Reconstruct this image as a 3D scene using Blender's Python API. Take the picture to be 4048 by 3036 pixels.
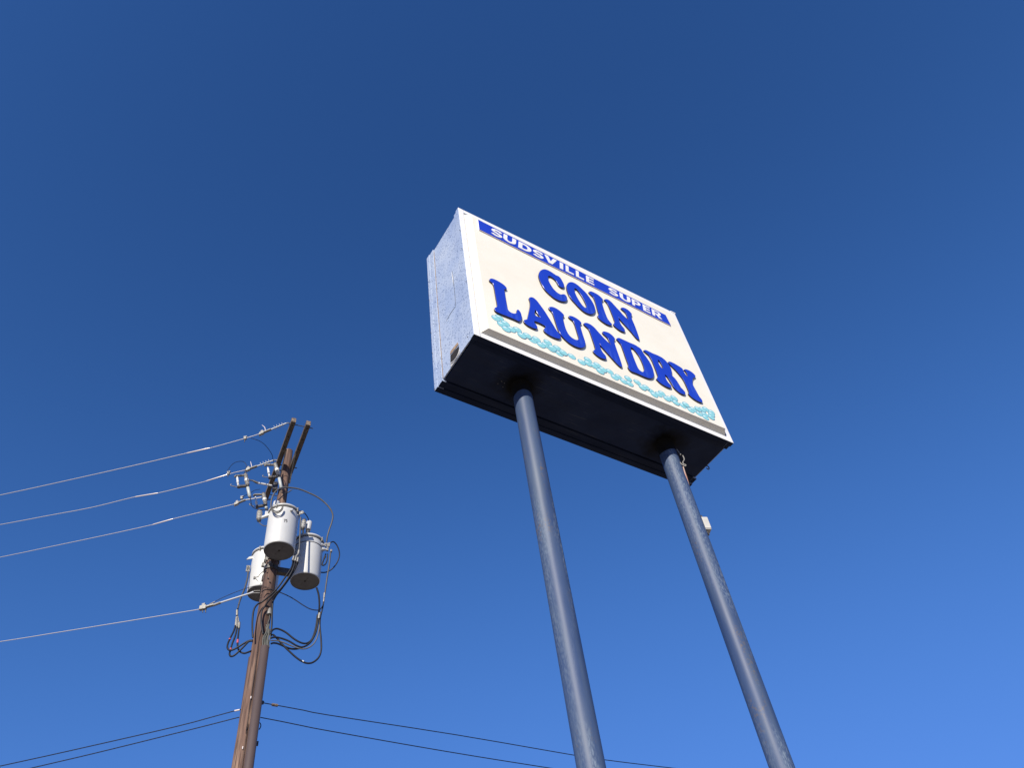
import bpy, bmesh, math, random
from mathutils import Vector, Matrix
random.seed(7)
for o in list(bpy.data.objects): bpy.data.objects.remove(o)
SC = bpy.context.scene
COL = SC.collection
R_ = math.radians

# ------------------------------------------------------------------ camera
PW, PH, FPX = 4048.0, 3036.0, 3232.27          # photograph size and focal length in its pixels
PITCH, ROLL, EYE = R_(49.569), R_(-9.767), 1.6
FW = Vector((0, math.cos(PITCH), math.sin(PITCH)))
r0 = Vector((1, 0, 0)); u0 = r0.cross(FW)
RT = math.cos(ROLL)*r0 + math.sin(ROLL)*u0
UP = -math.sin(ROLL)*r0 + math.cos(ROLL)*u0
CAM = Vector((0, 0, EYE))
cam = bpy.data.cameras.new('camera'); cam_o = bpy.data.objects.new('camera', cam); COL.objects.link(cam_o)
cam.sensor_fit = 'HORIZONTAL'; cam.sensor_width = 36.0; cam.lens = 36.0*FPX/PW
cam.clip_start = 0.1; cam.clip_end = 3000
m = Matrix((RT, UP, -FW)).transposed().to_4x4(); m.translation = CAM
cam_o.matrix_world = m
SC.camera = cam_o

# ------------------------------------------------------------------ sky and sun
SUN_EL, SUN_AZ = R_(28), R_(187.5)               # azimuth clockwise from +Y: the sun stands behind the camera
w = bpy.data.worlds.new('World'); SC.world = w; w.use_nodes = True
nt = w.node_tree; bg = nt.nodes['Background']
sky = nt.nodes.new('ShaderNodeTexSky'); sky.sky_type = 'NISHITA'; sky.sun_disc = False
sky.sun_elevation = SUN_EL; sky.sun_rotation = SUN_AZ
sky.air_density = 1.0; sky.dust_density = 0.2; sky.ozone_density = 2.5; sky.altitude = 300
def vm(op, a, b):                                # the camera's rendition of the clear sky: deep blue, with a soft shoulder
    n = nt.nodes.new('ShaderNodeVectorMath'); n.operation = op
    for k, v in enumerate((a, b)):
        if isinstance(v, tuple): n.inputs[k].default_value = v
        else: nt.links.new(v, n.inputs[k])
    return n.outputs[0]
x2 = vm('MULTIPLY', sky.outputs[0], sky.outputs[0])
den = vm('ADD', vm('MULTIPLY', x2, (0.719, 0.3557, 0.1068)), (1.0, 1.0, 1.0))
out = vm('MULTIPLY', vm('DIVIDE', x2, den), (0.628, 0.762, 0.682))
nt.links.new(out, bg.inputs[0]); bg.inputs[1].default_value = 0.13
sl = bpy.data.lights.new('sun', 'SUN'); sun = bpy.data.objects.new('sun', sl); COL.objects.link(sun)
sl.energy = 4.95; sl.angle = R_(0.53); sl.color = (1.0, 0.92, 0.79)
sd = Vector((math.sin(SUN_AZ)*math.cos(SUN_EL), math.cos(SUN_AZ)*math.cos(SUN_EL), math.sin(SUN_EL)))
sun.rotation_euler = (-sd).to_track_quat('-Z', 'Y').to_euler(); sun.location = (0, -20, 30)
SC.view_settings.view_transform = 'Standard'; SC.view_settings.look = 'None'
SC.view_settings.exposure = 0.35; SC.view_settings.gamma = 1.0

# ------------------------------------------------------------------ pixel rays
def ray(q):
    return FW + RT*((q[0]-PW/2)/FPX) - UP*((q[1]-PH/2)/FPX)
def atD(q, D):                                   # point on the ray at horizontal distance D
    r = ray(q); return CAM + r*(D/math.hypot(r.x, r.y))
def atZ(q, z):
    r = ray(q); return CAM + r*((z-EYE)/r.z)
def atPlane(q, P0, n):
    r = ray(q); return CAM + r*((P0-CAM).dot(n)/r.dot(n))
def crop(ox, oy, s): return lambda x, y: (ox+x/s, oy+y/s)
q1, q2, q3 = crop(850, 1620, 4.148), crop(880, 1880, 4.148), crop(880, 2080, 4.148)
q4, q5 = crop(750, 2280, 3.687), crop(700, 2636, 3.687)

# ------------------------------------------------------------------ materials
def mat(name, c, rough=0.5, metal=0.0, c2=None, scale=(6, 6, 6), detail=5, lo=0.35, hi=0.65, bump=0.0, spec=0.5, coat=0.0, extra=None):
    m = bpy.data.materials.new(name); m.use_nodes = True
    t = m.node_tree; b = t.nodes['Principled BSDF']
    b.inputs['Base Color'].default_value = (*c, 1); b.inputs['Roughness'].default_value = rough
    b.inputs['Metallic'].default_value = metal; b.inputs['Specular IOR Level'].default_value = spec
    if coat: b.inputs['Coat Weight'].default_value = coat; b.inputs['Coat Roughness'].default_value = 0.08
    tc = t.nodes.new('ShaderNodeTexCoord'); mp = t.nodes.new('ShaderNodeMapping')
    mp.inputs['Scale'].default_value = scale; t.links.new(tc.outputs['Object'], mp.inputs[0])
    nz = t.nodes.new('ShaderNodeTexNoise'); nz.inputs['Scale'].default_value = 1; nz.inputs['Detail'].default_value = detail
    nz.inputs['Roughness'].default_value = 0.65
    t.links.new(mp.outputs[0], nz.inputs['Vector'])
    col = None
    if c2:
        rp = t.nodes.new('ShaderNodeValToRGB'); rp.color_ramp.elements[0].position = lo; rp.color_ramp.elements[1].position = hi
        rp.color_ramp.elements[0].color = (*c, 1); rp.color_ramp.elements[1].color = (*c2, 1)
        t.links.new(nz.outputs[0], rp.inputs[0]); t.links.new(rp.outputs[0], b.inputs['Base Color']); col = rp.outputs[0]
    if bump:
        bp = t.nodes.new('ShaderNodeBump'); bp.inputs['Strength'].default_value = bump; bp.inputs['Distance'].default_value = 0.01
        t.links.new(nz.outputs[0], bp.inputs['Height']); t.links.new(bp.outputs[0], b.inputs['Normal'])
    if extra: extra(t, b, tc, mp, nz, col)
    return m
def noise(t, tc, scale, detail=4, out='Object'):
    mp = t.nodes.new('ShaderNodeMapping'); mp.inputs['Scale'].default_value = scale
    t.links.new(tc.outputs[out], mp.inputs[0])
    n = t.nodes.new('ShaderNodeTexNoise'); n.inputs['Scale'].default_value = 1; n.inputs['Detail'].default_value = detail
    t.links.new(mp.outputs[0], n.inputs['Vector']); return n.outputs[0]
def step(t, v, a, b):
    r = t.nodes.new('ShaderNodeMapRange'); r.inputs[1].default_value = a; r.inputs[2].default_value = b
    t.links.new(v, r.inputs[0]); return r.outputs[0]
def mul(t, a, b, op='MULTIPLY'):
    n = t.nodes.new('ShaderNodeMath'); n.operation = op
    for i, v in enumerate((a, b)):
        if isinstance(v, (int, float)): n.inputs[i].default_value = v
        else: t.links.new(v, n.inputs[i])
    return n.outputs[0]
def mix(t, f, a, b):
    n = t.nodes.new('ShaderNodeMix'); n.data_type = 'RGBA'
    t.links.new(f, n.inputs[0])
    for i, v in ((6, a), (7, b)):
        if isinstance(v, tuple): n.inputs[i].default_value = (*v, 1)
        else: t.links.new(v, n.inputs[i])
    return n.outputs[2]

def x_speckle(t, b, tc, mp, nz, col):            # oxidised light blue paint with dark flecks
    v = t.nodes.new('ShaderNodeTexVoronoi'); v.inputs['Scale'].default_value = 45; v.inputs['Randomness'].default_value = 1
    t.links.new(tc.outputs['Object'], v.inputs['Vector'])
    warp = noise(t, tc, (95, 95, 95), 2)
    d = mul(t, v.outputs['Distance'], mul(t, warp, 0.6, 'MULTIPLY'), 'ADD')
    spot = step(t, d, 0.64, 0.54)
    gate = step(t, noise(t, tc, (14, 14, 14), 3), 0.36, 0.50)
    f = mul(t, spot, gate)
    streak = step(t, noise(t, tc, (3, 3, 1.2), 3), 0.52, 0.7)
    c1 = mix(t, mul(t, streak, 0.6), col, (0.21, 0.28, 0.45))
    c = mix(t, mul(t, f, 0.9), c1, (0.075, 0.115, 0.22)); t.links.new(c, b.inputs['Base Color'])
def x_post(t, b, tc, mp, nz, col):               # chalky scuffs on blue enamel
    big = step(t, noise(t, tc, (6, 6, 0.7), 4), 0.43, 0.60)
    fine = step(t, noise(t, tc, (110, 110, 30), 7), 0.43, 0.63)
    ge = t.nodes.new('ShaderNodeNewGeometry'); dt = t.nodes.new('ShaderNodeVectorMath'); dt.operation = 'DOT_PRODUCT'
    t.links.new(ge.outputs['Normal'], dt.inputs[0]); dt.inputs[1].default_value = (0.80, -0.60, 0.0)     # the weather side of the posts
    side = step(t, dt.outputs['Value'], 0.25, 0.95)
    fl = mul(t, mul(t, big, fine), mul(t, mul(t, side, 0.68), 0.32, 'ADD'))
    rust = mul(t, step(t, noise(t, tc, (9, 9, 2.0), 5), 0.60, 0.70), step(t, noise(t, tc, (60, 60, 40), 3), 0.5, 0.62))
    wide = step(t, noise(t, tc, (11, 11, 1.1), 5), 0.42, 0.7)
    col = mix(t, mul(t, wide, 0.55), col, (0.085, 0.115, 0.155))
    c = mix(t, mul(t, fl, 0.7), col, (0.23, 0.29, 0.35))
    c = mix(t, mul(t, rust, 0.6), c, (0.13, 0.10, 0.07))
    t.links.new(c, b.inputs['Base Color'])
    rr = mul(t, mul(t, fl, 0.22), mul(t, nz.outputs[0], 0.25), 'ADD'); t.links.new(mul(t, rr, 0.40, 'ADD'), b.inputs['Roughness'])
def x_letter(t, b, tc, mp, nz, col):             # faded streaks in the blue plastic
    s = step(t, noise(t, tc, (30, 2.0, 2), 4), 0.48, 0.72)
    g = step(t, noise(t, tc, (3.0, 3.0, 1), 2), 0.5, 0.66)
    c = mix(t, mul(t, mul(t, s, g), 0.6), (0.013, 0.045, 0.45), (0.05, 0.11, 0.52)); t.links.new(c, b.inputs['Base Color'])
def x_wood(t, b, tc, mp, nz, col):               # dry checks and weathered streaks
    ck = step(t, noise(t, tc, (30, 30, 0.9), 5), 0.40, 0.33)
    pale = mul(t, step(t, noise(t, tc, (5, 5, 0.7), 4), 0.50, 0.66), step(t, noise(t, tc, (42, 42, 2.2), 4), 0.40, 0.6))
    c = mix(t, mul(t, pale, 0.75), col, (0.33, 0.22, 0.155))
    c = mix(t, mul(t, ck, 0.85), c, (0.030, 0.018, 0.014)); t.links.new(c, b.inputs['Base Color'])
def x_bubble(t, b, tc, mp, nz, col):             # flat print: outline and a white catchlight
    def ell(cx, cy, sx, sy, a0, a1):
        k = t.nodes.new('ShaderNodeMapping'); k.inputs['Location'].default_value = (-cx*sx, -cy*sy, 0); k.inputs['Scale'].default_value = (sx, sy, 0)
        t.links.new(tc.outputs['Object'], k.inputs[0])
        l = t.nodes.new('ShaderNodeVectorMath'); l.operation = 'LENGTH'; t.links.new(k.outputs[0], l.inputs[0])
        return step(t, l.outputs['Value'], a0, a1)
    body = mix(t, ell(0, -0.1, 1, 1, 0.2, 1.1), (0.23, 0.55, 0.58), (0.30, 0.60, 0.63))
    c = mix(t, mul(t, ell(-0.22, 0.48, 2.0, 4.2, 1.1, 0.3), 0.9), body, (0.85, 0.93, 0.95))
    c = mix(t, ell(0, 0, 1, 1, 0.85, 0.91), c, (0.13, 0.33, 0.42)); t.links.new(c, b.inputs['Base Color'])
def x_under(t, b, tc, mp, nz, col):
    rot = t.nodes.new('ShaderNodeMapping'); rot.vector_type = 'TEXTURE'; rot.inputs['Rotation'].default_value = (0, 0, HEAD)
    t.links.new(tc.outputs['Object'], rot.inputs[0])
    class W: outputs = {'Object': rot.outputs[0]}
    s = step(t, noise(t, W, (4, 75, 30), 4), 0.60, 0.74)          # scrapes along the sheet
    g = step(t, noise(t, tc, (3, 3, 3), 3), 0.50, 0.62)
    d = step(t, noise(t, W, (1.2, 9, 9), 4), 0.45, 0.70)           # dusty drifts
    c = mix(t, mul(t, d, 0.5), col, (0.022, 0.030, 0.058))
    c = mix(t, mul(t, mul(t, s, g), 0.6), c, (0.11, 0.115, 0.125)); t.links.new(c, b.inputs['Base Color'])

def x_under_shade(t, b, tc, mp, nz, col):             # painted shade of the post openings, and pale scrapes on the dark underside
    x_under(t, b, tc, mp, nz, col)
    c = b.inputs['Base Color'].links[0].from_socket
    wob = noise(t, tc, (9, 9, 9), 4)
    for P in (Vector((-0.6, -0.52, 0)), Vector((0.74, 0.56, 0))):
        k = t.nodes.new('ShaderNodeVectorMath'); k.operation = 'DISTANCE'; t.links.new(tc.outputs['Object'], k.inputs[0]); k.inputs[1].default_value = POST_SHADE[0] if P.x < 0 else POST_SHADE[1]
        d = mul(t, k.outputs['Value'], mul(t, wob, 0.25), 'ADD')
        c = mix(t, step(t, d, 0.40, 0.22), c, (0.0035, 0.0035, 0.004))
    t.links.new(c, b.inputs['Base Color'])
POST_SHADE = [(0, 0, 0), (0, 0, 0)]
HEAD = R_(38.977)                                # direction the sign face runs in
M = {}
M['frame_white'] = mat('frame_white', (0.80, 0.79, 0.76), 0.42, c2=(0.74, 0.74, 0.73), scale=(4, 4, 9))
M['cream'] = mat('cream_plastic', (0.82, 0.78, 0.66), 0.38, c2=(0.76, 0.715, 0.59), scale=(1.1, 1.1, 1.6), lo=0.42, hi=0.7)
M['speckle'] = mat('speckled_blue_paint', (0.40, 0.465, 0.575), 0.6, c2=(0.30, 0.375, 0.53), scale=(3, 3, 2), extra=x_speckle, bump=0.05)
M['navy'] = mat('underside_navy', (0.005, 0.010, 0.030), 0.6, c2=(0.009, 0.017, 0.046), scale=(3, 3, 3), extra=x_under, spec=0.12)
M['black_gap'] = mat('dark_opening', (0.006, 0.005, 0.005), 0.8, c2=(0.02, 0.014, 0.009), scale=(15, 15, 15))
M['shade_black'] = mat('post_top_shade', (0.0035, 0.0035, 0.0045), 0.85, spec=0.2)  # shade put into the colour of the post-top sleeves
M['rust'] = mat('rusty_edge', (0.20, 0.12, 0.07), 0.8, c2=(0.40, 0.30, 0.20), scale=(40, 40, 40))
M['post'] = mat('post_blue_enamel', (0.028, 0.052, 0.125), 0.45, c2=(0.044, 0.075, 0.158), scale=(5, 5, 0.9), extra=x_post, bump=0.12, spec=0.38)
M['letter'] = mat('letter_blue', (0.011, 0.038, 0.50), 0.22, extra=x_letter, spec=0.45)
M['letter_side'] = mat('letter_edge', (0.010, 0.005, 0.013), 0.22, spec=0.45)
M['banner'] = mat('banner_blue', (0.013, 0.040, 0.44), 0.32, c2=(0.016, 0.05, 0.48), scale=(3, 3, 3))
M['banner_edge'] = mat('banner_edge', (0.86, 0.80, 0.86), 0.5)
M['letter_white'] = mat('letter_white', (0.80, 0.79, 0.76), 0.4, c2=(0.72, 0.72, 0.70), scale=(5, 5, 5))
M['bubble'] = mat('bubble_print', (0.3, 0.7, 0.76), 0.4, extra=x_bubble)
M['wood'] = mat('pole_wood', (0.052, 0.030, 0.024), 0.9, c2=(0.160, 0.094, 0.070), scale=(20, 20, 1.1), lo=0.36, hi=0.64, bump=0.9, extra=x_wood)
M['arm_wood'] = mat('crossarm_wood', (0.045, 0.037, 0.032), 0.85, c2=(0.125, 0.10, 0.085), scale=(14, 14, 14), bump=0.4)
M['arm_end'] = mat('crossarm_end_grain', (0.05, 0.032, 0.026), 0.9, c2=(0.28, 0.22, 0.16), scale=(30, 30, 30))
M['riser'] = mat('brown_conduit', (0.066, 0.046, 0.043), 0.6, c2=(0.080, 0.056, 0.051), scale=(5, 5, 1.0))
M['tank'] = mat('tank_paint', (0.55, 0.555, 0.54), 0.38, c2=(0.47, 0.475, 0.462), scale=(3, 3, 0.9))
M['tank_base'] = mat('tank_base', (0.105, 0.105, 0.115), 0.6, c2=(0.14, 0.14, 0.15), scale=(7, 7, 7))
M['galv'] = mat('galvanised', (0.27, 0.265, 0.25), 0.5, metal=0.25, c2=(0.14, 0.135, 0.12), scale=(30, 30, 30))
M['alu'] = mat('aluminium_strand', (0.44, 0.42, 0.41), 0.45, metal=0.3)
M['sleeve'] = mat('bright_sleeve', (0.74, 0.66, 0.60), 0.3, metal=0.3)
M['steel_dark'] = mat('dark_steel', (0.055, 0.055, 0.058), 0.55, metal=0.4, c2=(0.11, 0.10, 0.09), scale=(20, 20, 20))
M['porcelain'] = mat('grey_porcelain', (0.44, 0.43, 0.40), 0.3, c2=(0.50, 0.49, 0.455), scale=(15, 15, 15))
M['fuse'] = mat('white_fibre', (0.62, 0.62, 0.60), 0.4)
M['arrester'] = mat('pale_arrester', (0.40, 0.43, 0.41), 0.45)
M['cover'] = mat('bushing_cover', (0.46, 0.47, 0.475), 0.4)
M['cable'] = mat('black_cable', (0.007, 0.008, 0.012), 0.5, spec=0.3)
M['cable_grey'] = mat('grey_cable', (0.075, 0.075, 0.072), 0.55, c2=(0.115, 0.11, 0.10), scale=(25, 25, 8))
M['cable_slate'] = mat('slate_cable', (0.040, 0.043, 0.050), 0.55, c2=(0.065, 0.066, 0.070), scale=(25, 25, 8))
M['strand'] = mat('grey_green_strand', (0.035, 0.040, 0.034), 0.6, c2=(0.11, 0.11, 0.095), scale=(40, 40, 10))
M['tape'] = mat('red_tape', (0.42, 0.07, 0.09), 0.5)
M['print'] = mat('black_print', (0.03, 0.03, 0.032), 0.6)
M['orange_wire'] = mat('faded_orange_wire', (0.46, 0.20, 0.13), 0.6, c2=(0.40, 0.36, 0.32), scale=(3, 3, 5))
M['grey_wire'] = mat('grey_flex', (0.20, 0.195, 0.185), 0.6)
M['box_paint'] = mat('weathered_box_paint', (0.52, 0.51, 0.47), 0.6, c2=(0.42, 0.41, 0.38), scale=(12, 12, 12))
M['concrete'] = mat('unseen_lot_dusty_concrete', (0.19, 0.155, 0.115), 0.9, c2=(0.26, 0.21, 0.155), scale=(0.8, 0.8, 0.8), bump=0.3)  # unseen ground, lightened and warmed to bounce light onto undersides

# ------------------------------------------------------------------ mesh builder
class MB:
    def __init__(s): s.v, s.f, s.mi, s.sm = [], [], [], []
    def add(s, vs, fs, mi=0, sm=False):
        o = len(s.v); s.v += [Vector(p) for p in vs]
        for f in fs: s.f.append([o+i for i in f]); s.mi.append(mi); s.sm.append(sm)
    def box(s, c, ax, h, mis=None):              # ax: three unit axes, h: half sizes, mis: material per side (-x,+x,-y,+y,-z,+z)
        c = Vector(c); ax = [Vector(a) for a in ax]
        vs = [c + ax[0]*h[0]*i + ax[1]*h[1]*j + ax[2]*h[2]*k for i in (-1, 1) for j in (-1, 1) for k in (-1, 1)]
        fs = [(0, 1, 3, 2), (4, 6, 7, 5), (0, 4, 5, 1), (2, 3, 7, 6), (0, 2, 6, 4), (1, 5, 7, 3)]
        o = len(s.v); s.v += vs
        for i, f in enumerate(fs): s.f.append([o+k for k in f]); s.mi.append(mis[i] if mis else 0); s.sm.append(False)
        return s
    def bar(s, a, b, wd, th, up=(0, 0, 1), mi=0):
        a, b = Vector(a), Vector(b); x = (b-a).normalized(); y = Vector(up).cross(x)
        if y.length < 1e-4: y = Vector((1, 0, 0)).cross(x)
        y.normalize(); z = x.cross(y); s.box((a+b)/2, (x, y, z), ((b-a).length/2, wd/2, th/2), [mi]*6); return s
    def tube(s, path, r, seg=8, smooth=0, mi=0, caps=True):
        P = [Vector(p) for p in path]
        rr = list(r) if isinstance(r, (list, tuple)) else [r]*len(P)
        if smooth:
            Q, RR = [], []
            for i in range(len(P)-1):
                p0, p1, p2, p3 = P[max(i-1, 0)], P[i], P[i+1], P[min(i+2, len(P)-1)]
                for k in range(smooth):
                    t = k/smooth
                    Q.append(0.5*((2*p1)+(p2-p0)*t+(2*p0-5*p1+4*p2-p3)*t*t+(3*p1-p0-3*p2+p3)*t**3)); RR.append(rr[i]*(1-t)+rr[i+1]*t)
            Q.append(P[-1]); RR.append(rr[-1]); P, rr = Q, RR
        n = len(P); T = [(P[min(i+1, n-1)]-P[max(i-1, 0)]).normalized() for i in range(n)]
        N = T[0].orthogonal().normalized(); vs = []
        for i in range(n):
            N = (N - T[i]*N.dot(T[i])).normalized(); B = T[i].cross(N)
            vs += [P[i] + (N*math.cos(2*math.pi*k/seg)+B*math.sin(2*math.pi*k/seg))*rr[i] for k in range(seg)]
        fs = [(i*seg+k, i*seg+(k+1) % seg, (i+1)*seg+(k+1) % seg, (i+1)*seg+k) for i in range(n-1) for k in range(seg)]
        s.add(vs, fs, mi, True)
        if caps: s.add(vs[:seg], [tuple(reversed(range(seg)))], mi); s.add(vs[-seg:], [tuple(range(seg))], mi)
        return s
    def lathe(s, base, axis, prof, seg=24, mi=0, smooth=True, caps=True):
        base = Vector(base); ax = Vector(axis).normalized(); x = ax.orthogonal().normalized(); y = ax.cross(x); vs = []
        for r, h in prof: vs += [base+ax*h+(x*math.cos(2*math.pi*k/seg)+y*math.sin(2*math.pi*k/seg))*r for k in range(seg)]
        n = len(prof)
        s.add(vs, [(i*seg+k, i*seg+(k+1) % seg, (i+1)*seg+(k+1) % seg, (i+1)*seg+k) for i in range(n-1) for k in range(seg)], mi, smooth)
        if caps:
            s.add(vs[:seg], [tuple(reversed(range(seg)))], mi); s.add(vs[-seg:], [tuple(range(seg))], mi)
        return s
    def build(s, name, mats, parent=None, bevel=0):
        if not isinstance(mats, (list, tuple)): mats = [mats]
        off = Vector((0, 0, 0)); p = parent
        while p: off += p.location; p = p.parent
        if parent is None:
            lo = [min(v[i] for v in s.v) for i in range(3)]; hi = [max(v[i] for v in s.v) for i in range(3)]
            off = Vector(((lo[0]+hi[0])/2, (lo[1]+hi[1])/2, lo[2]))
        me = bpy.data.meshes.new(name); me.from_pydata([v-off for v in s.v], [], s.f)
        for mm in mats: me.materials.append(M[mm])
        me.polygons.foreach_set('material_index', s.mi); me.polygons.foreach_set('use_smooth', s.sm); me.update()
        o = bpy.data.objects.new(name, me); COL.objects.link(o)
        if parent: o.parent = parent
        else: o.location = off
        if bevel:
            b = o.modifiers.new('bevel', 'BEVEL'); b.width = bevel; b.segments = 2; b.limit_method = 'ANGLE'; b.angle_limit = R_(50)
        return o
def thing(name, label, cat, loc, group=None):
    o = bpy.data.objects.new(name, None); COL.objects.link(o); o.location = loc; o.empty_display_size = 0.2
    return tag(o, label, cat, group)
def tag(o, label, cat, group=None):
    o['label'] = label; o['category'] = cat
    if group: o['group'] = group
    return o
AX = (Vector((1, 0, 0)), Vector((0, 1, 0)), Vector((0, 0, 1)))
K = Vector((0, 0, 1))

# ------------------------------------------------------------------ ground
g = MB(); g.add([(-400, -400, 0), (400, -400, 0), (400, 400, 0), (-400, 400, 0)], [(0, 1, 2, 3)])
go = g.build('ground', 'concrete'); go['kind'] = 'structure'; go['label'] = 'unseen dusty concrete and gravel of the lot under the sign and the pole, lightened and warmed for bounce light'

# ================================================================== the sign
SW, SH, SD = 3.05, 2.310, 0.726
A = Vector((math.cos(HEAD), math.sin(HEAD), 0)); B = Vector((-math.sin(HEAD), math.cos(HEAD), 0))
O = Vector((-0.2504, 4.2149, 5.6916+EYE))
def S(u, v, wv): return O + A*u + K*v - B*wv     # u along the face, v up, wv out of the face
def UV(q, wv):
    X = atPlane(q, O - B*wv, B) - O; return X.dot(A), X.dot(K)
P1, P2 = (0.70, 0.345), (2.42, 0.345)            # post positions (u, depth behind the face)
sg = thing('pole_sign', 'tall double-post laundry sign with cream face and raised blue lettering', 'sign', S(SW/2, 0, -SD/2)*1 - K*(O.z))
SAX = (A, K, -B)

def rail(side, w0, w1, ins, nm='frame_rail', wid=0.066, white=True):
    # one length of extrusion running round the cabinet; depth w0..w1 (negative = back), inset from the outer faces
    mb = MB(); c = (w0+w1)/2; h = abs(w1-w0)/2; fm = 0 if white else 1
    if side == 'left':   mb.box(S(ins+wid/2, SH/2, c), SAX, (wid/2, SH/2-ins, h), [1, 1, 2, 1, 1, fm])
    if side == 'right':  mb.box(S(SW-ins-wid/2, SH/2, c), SAX, (wid/2, SH/2-ins, h), [1, 1, 2, 1, 1, fm])
    if side == 'top':    mb.box(S(SW/2, SH-ins-wid/2, c), SAX, (SW/2-ins-wid-0.001, wid/2, h), [1, 1, 1, 1, 1, fm])
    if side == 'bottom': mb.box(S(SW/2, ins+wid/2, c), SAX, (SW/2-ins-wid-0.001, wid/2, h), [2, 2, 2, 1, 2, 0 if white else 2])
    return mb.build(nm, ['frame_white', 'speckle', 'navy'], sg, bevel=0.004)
for sd_ in ('left', 'right', 'top', 'bottom'):
    rail(sd_, 0.0, -0.058, 0.0)                              # front retainer
    rail(sd_, -0.0605, -0.108, 0.006, 'retainer_lip', 0.05, False)
    rail(sd_, -SD, -SD+0.062, 0.0, white=False)              # back retainer
    rail(sd_, -SD+0.065, -SD+0.140, 0.005, 'retainer_lip', 0.05, False)
# cabinet skins, recessed between the retainers
def skin(nm, c, h, mt):
    return MB().box(c, SAX, h).build(nm, mt, sg)
d0, d1 = -0.110, -SD+0.150
skin('side_panel', S(0.020, SH/2, (d0+d1)/2), (0.006, SH/2-0.03, (d0-d1)/2), 'speckle')
skin('side_panel', S(SW-0.020, SH/2, (d0+d1)/2), (0.006, SH/2-0.03, (d0-d1)/2), 'speckle')
skin('top_panel', S(SW/2, SH-0.026, (d0+d1)/2), (SW/2-0.034, 0.006, (d0-d1)/2), 'speckle')
pr_ = S(SW/2, 0, -SD/2); pr_.z = 0
POST_SHADE = [S(P1[0]-0.03, 0.016, -P1[1]+0.03)-pr_, S(P2[0]-0.02, 0.016, -P2[1]+0.03)-pr_]
M['under'] = mat('underside_with_shade', (0.011, 0.019, 0.050), 0.6, c2=(0.019, 0.031, 0.074), scale=(3, 3, 3), extra=x_under_shade, spec=0.12)  # dark of the post openings is painted into this colour
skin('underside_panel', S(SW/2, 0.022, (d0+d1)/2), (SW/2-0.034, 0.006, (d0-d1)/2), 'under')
skin('back_face', S(SW/2, SH/2, -SD+0.02), (SW/2-0.07, SH/2-0.07, 0.012), 'cream')
skin('seam', S(0.0128, SH/2, -SD+0.147), (0.0012, SH/2-0.04, 0.0035), 'rust')
# torn sheet, opening and rust on the left side panel: points picked on the panel plane
def side_pt(q, off=0.0): return atPlane(q, S(0.0135-off, 0, 0), A)
zc = crop(1650, 780, 2.0743)
crk = [zc(285, 600), zc(292, 655), zc(299, 720), zc(303, 760), zc(308, 800), zc(312, 895)]
MB().tube([side_pt(q, 0.001) for q in crk], [0.001, 0.0018, 0.002, 0.0015, 0.002, 0.001], 6, 3).build('torn_seam', 'black_gap', sg)
MB().tube([side_pt(zc(x-5, y), 0.001) for x, y in ((285, 615), (293, 660), (298, 705))], [0.001, 0.003, 0.001], 6, 2).build('torn_edge', 'frame_white', sg)
MB().tube([side_pt(q, 0.001) for q in (zc(312, 897), zc(290, 925), zc(270, 955), zc(252, 985), zc(235, 1018))], [0.001, 0.0018, 0.002, 0.0012, 0.0008], 6, 3).build('torn_seam', 'black_gap', sg)
z3c = crop(1650, 1280, 3.16)
def plate(nm, pts, off0, off1, mt):
    lo = [side_pt(z3c(*p), off0) for p in pts]; hi = [p - A*(off1-off0) for p in lo]; n = len(lo)
    mb = MB(); mb.add(lo+hi, [tuple(range(n)), tuple(reversed(range(n, 2*n)))]+[(i, (i+1) % n, n+(i+1) % n, n+i) for i in range(n)])
    return mb.build(nm, mt, sg)
plate('side_opening', [(415, 398), (470, 330), (520, 278), (522, 320), (512, 365), (480, 425), (440, 470), (415, 485)], -0.001, 0.0015, 'black_gap')
plate('rusty_patch', [(413, 385), (418, 345), (465, 285), (505, 235), (515, 262), (470, 318)], 0.000, 0.004, 'rust')
MB().tube([side_pt(z3c(*p), 0.004) for p in ((415, 492), (445, 475), (485, 428), (515, 370), (528, 322))], 0.005, 6, 3).build('opening_rim', 'frame_white', sg)
plate('pale_patch', [(415, 500), (450, 480), (490, 430), (520, 370), (545, 350), (500, 420), (418, 545)], 0.0, 0.0015, 'box_paint')
for x, y in ((100, 690), (97, 840), (112, 1110), (122, 1275), (140, 1575), (350, 270), (400, 690), (412, 1145), (365, 420)):
    MB().lathe(side_pt(zc(x, y), 0.020), -A, [(0.006, 0), (0.006, 0.003), (0.003, 0.005)], 8).build('screw', 'steel_dark', sg)
# added black sleeves standing in for shade where the posts enter the cabinet
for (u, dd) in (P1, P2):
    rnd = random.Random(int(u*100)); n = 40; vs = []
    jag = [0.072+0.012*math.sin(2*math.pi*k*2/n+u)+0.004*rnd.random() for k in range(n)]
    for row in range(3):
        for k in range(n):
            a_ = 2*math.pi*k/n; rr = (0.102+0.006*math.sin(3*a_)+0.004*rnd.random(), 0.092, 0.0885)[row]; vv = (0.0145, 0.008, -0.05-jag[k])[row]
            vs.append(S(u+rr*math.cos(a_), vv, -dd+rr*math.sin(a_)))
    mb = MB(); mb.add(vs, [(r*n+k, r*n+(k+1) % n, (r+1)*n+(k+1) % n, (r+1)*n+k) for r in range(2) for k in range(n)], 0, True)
    mb.build('shade_collar', 'shade_black', sg)
for k in range(4):
    q = crop(1650, 1280, 3.16)(1010+random.uniform(-10, 150), 735+random.uniform(-30, 70))
    p = atZ(q, S(0, 0.0155, 0).z); MB().box(p, SAX, (random.uniform(.003, .009), 0.001, random.uniform(.002, .004))).build('paint_flake', 'grey_wire', sg)
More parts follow.
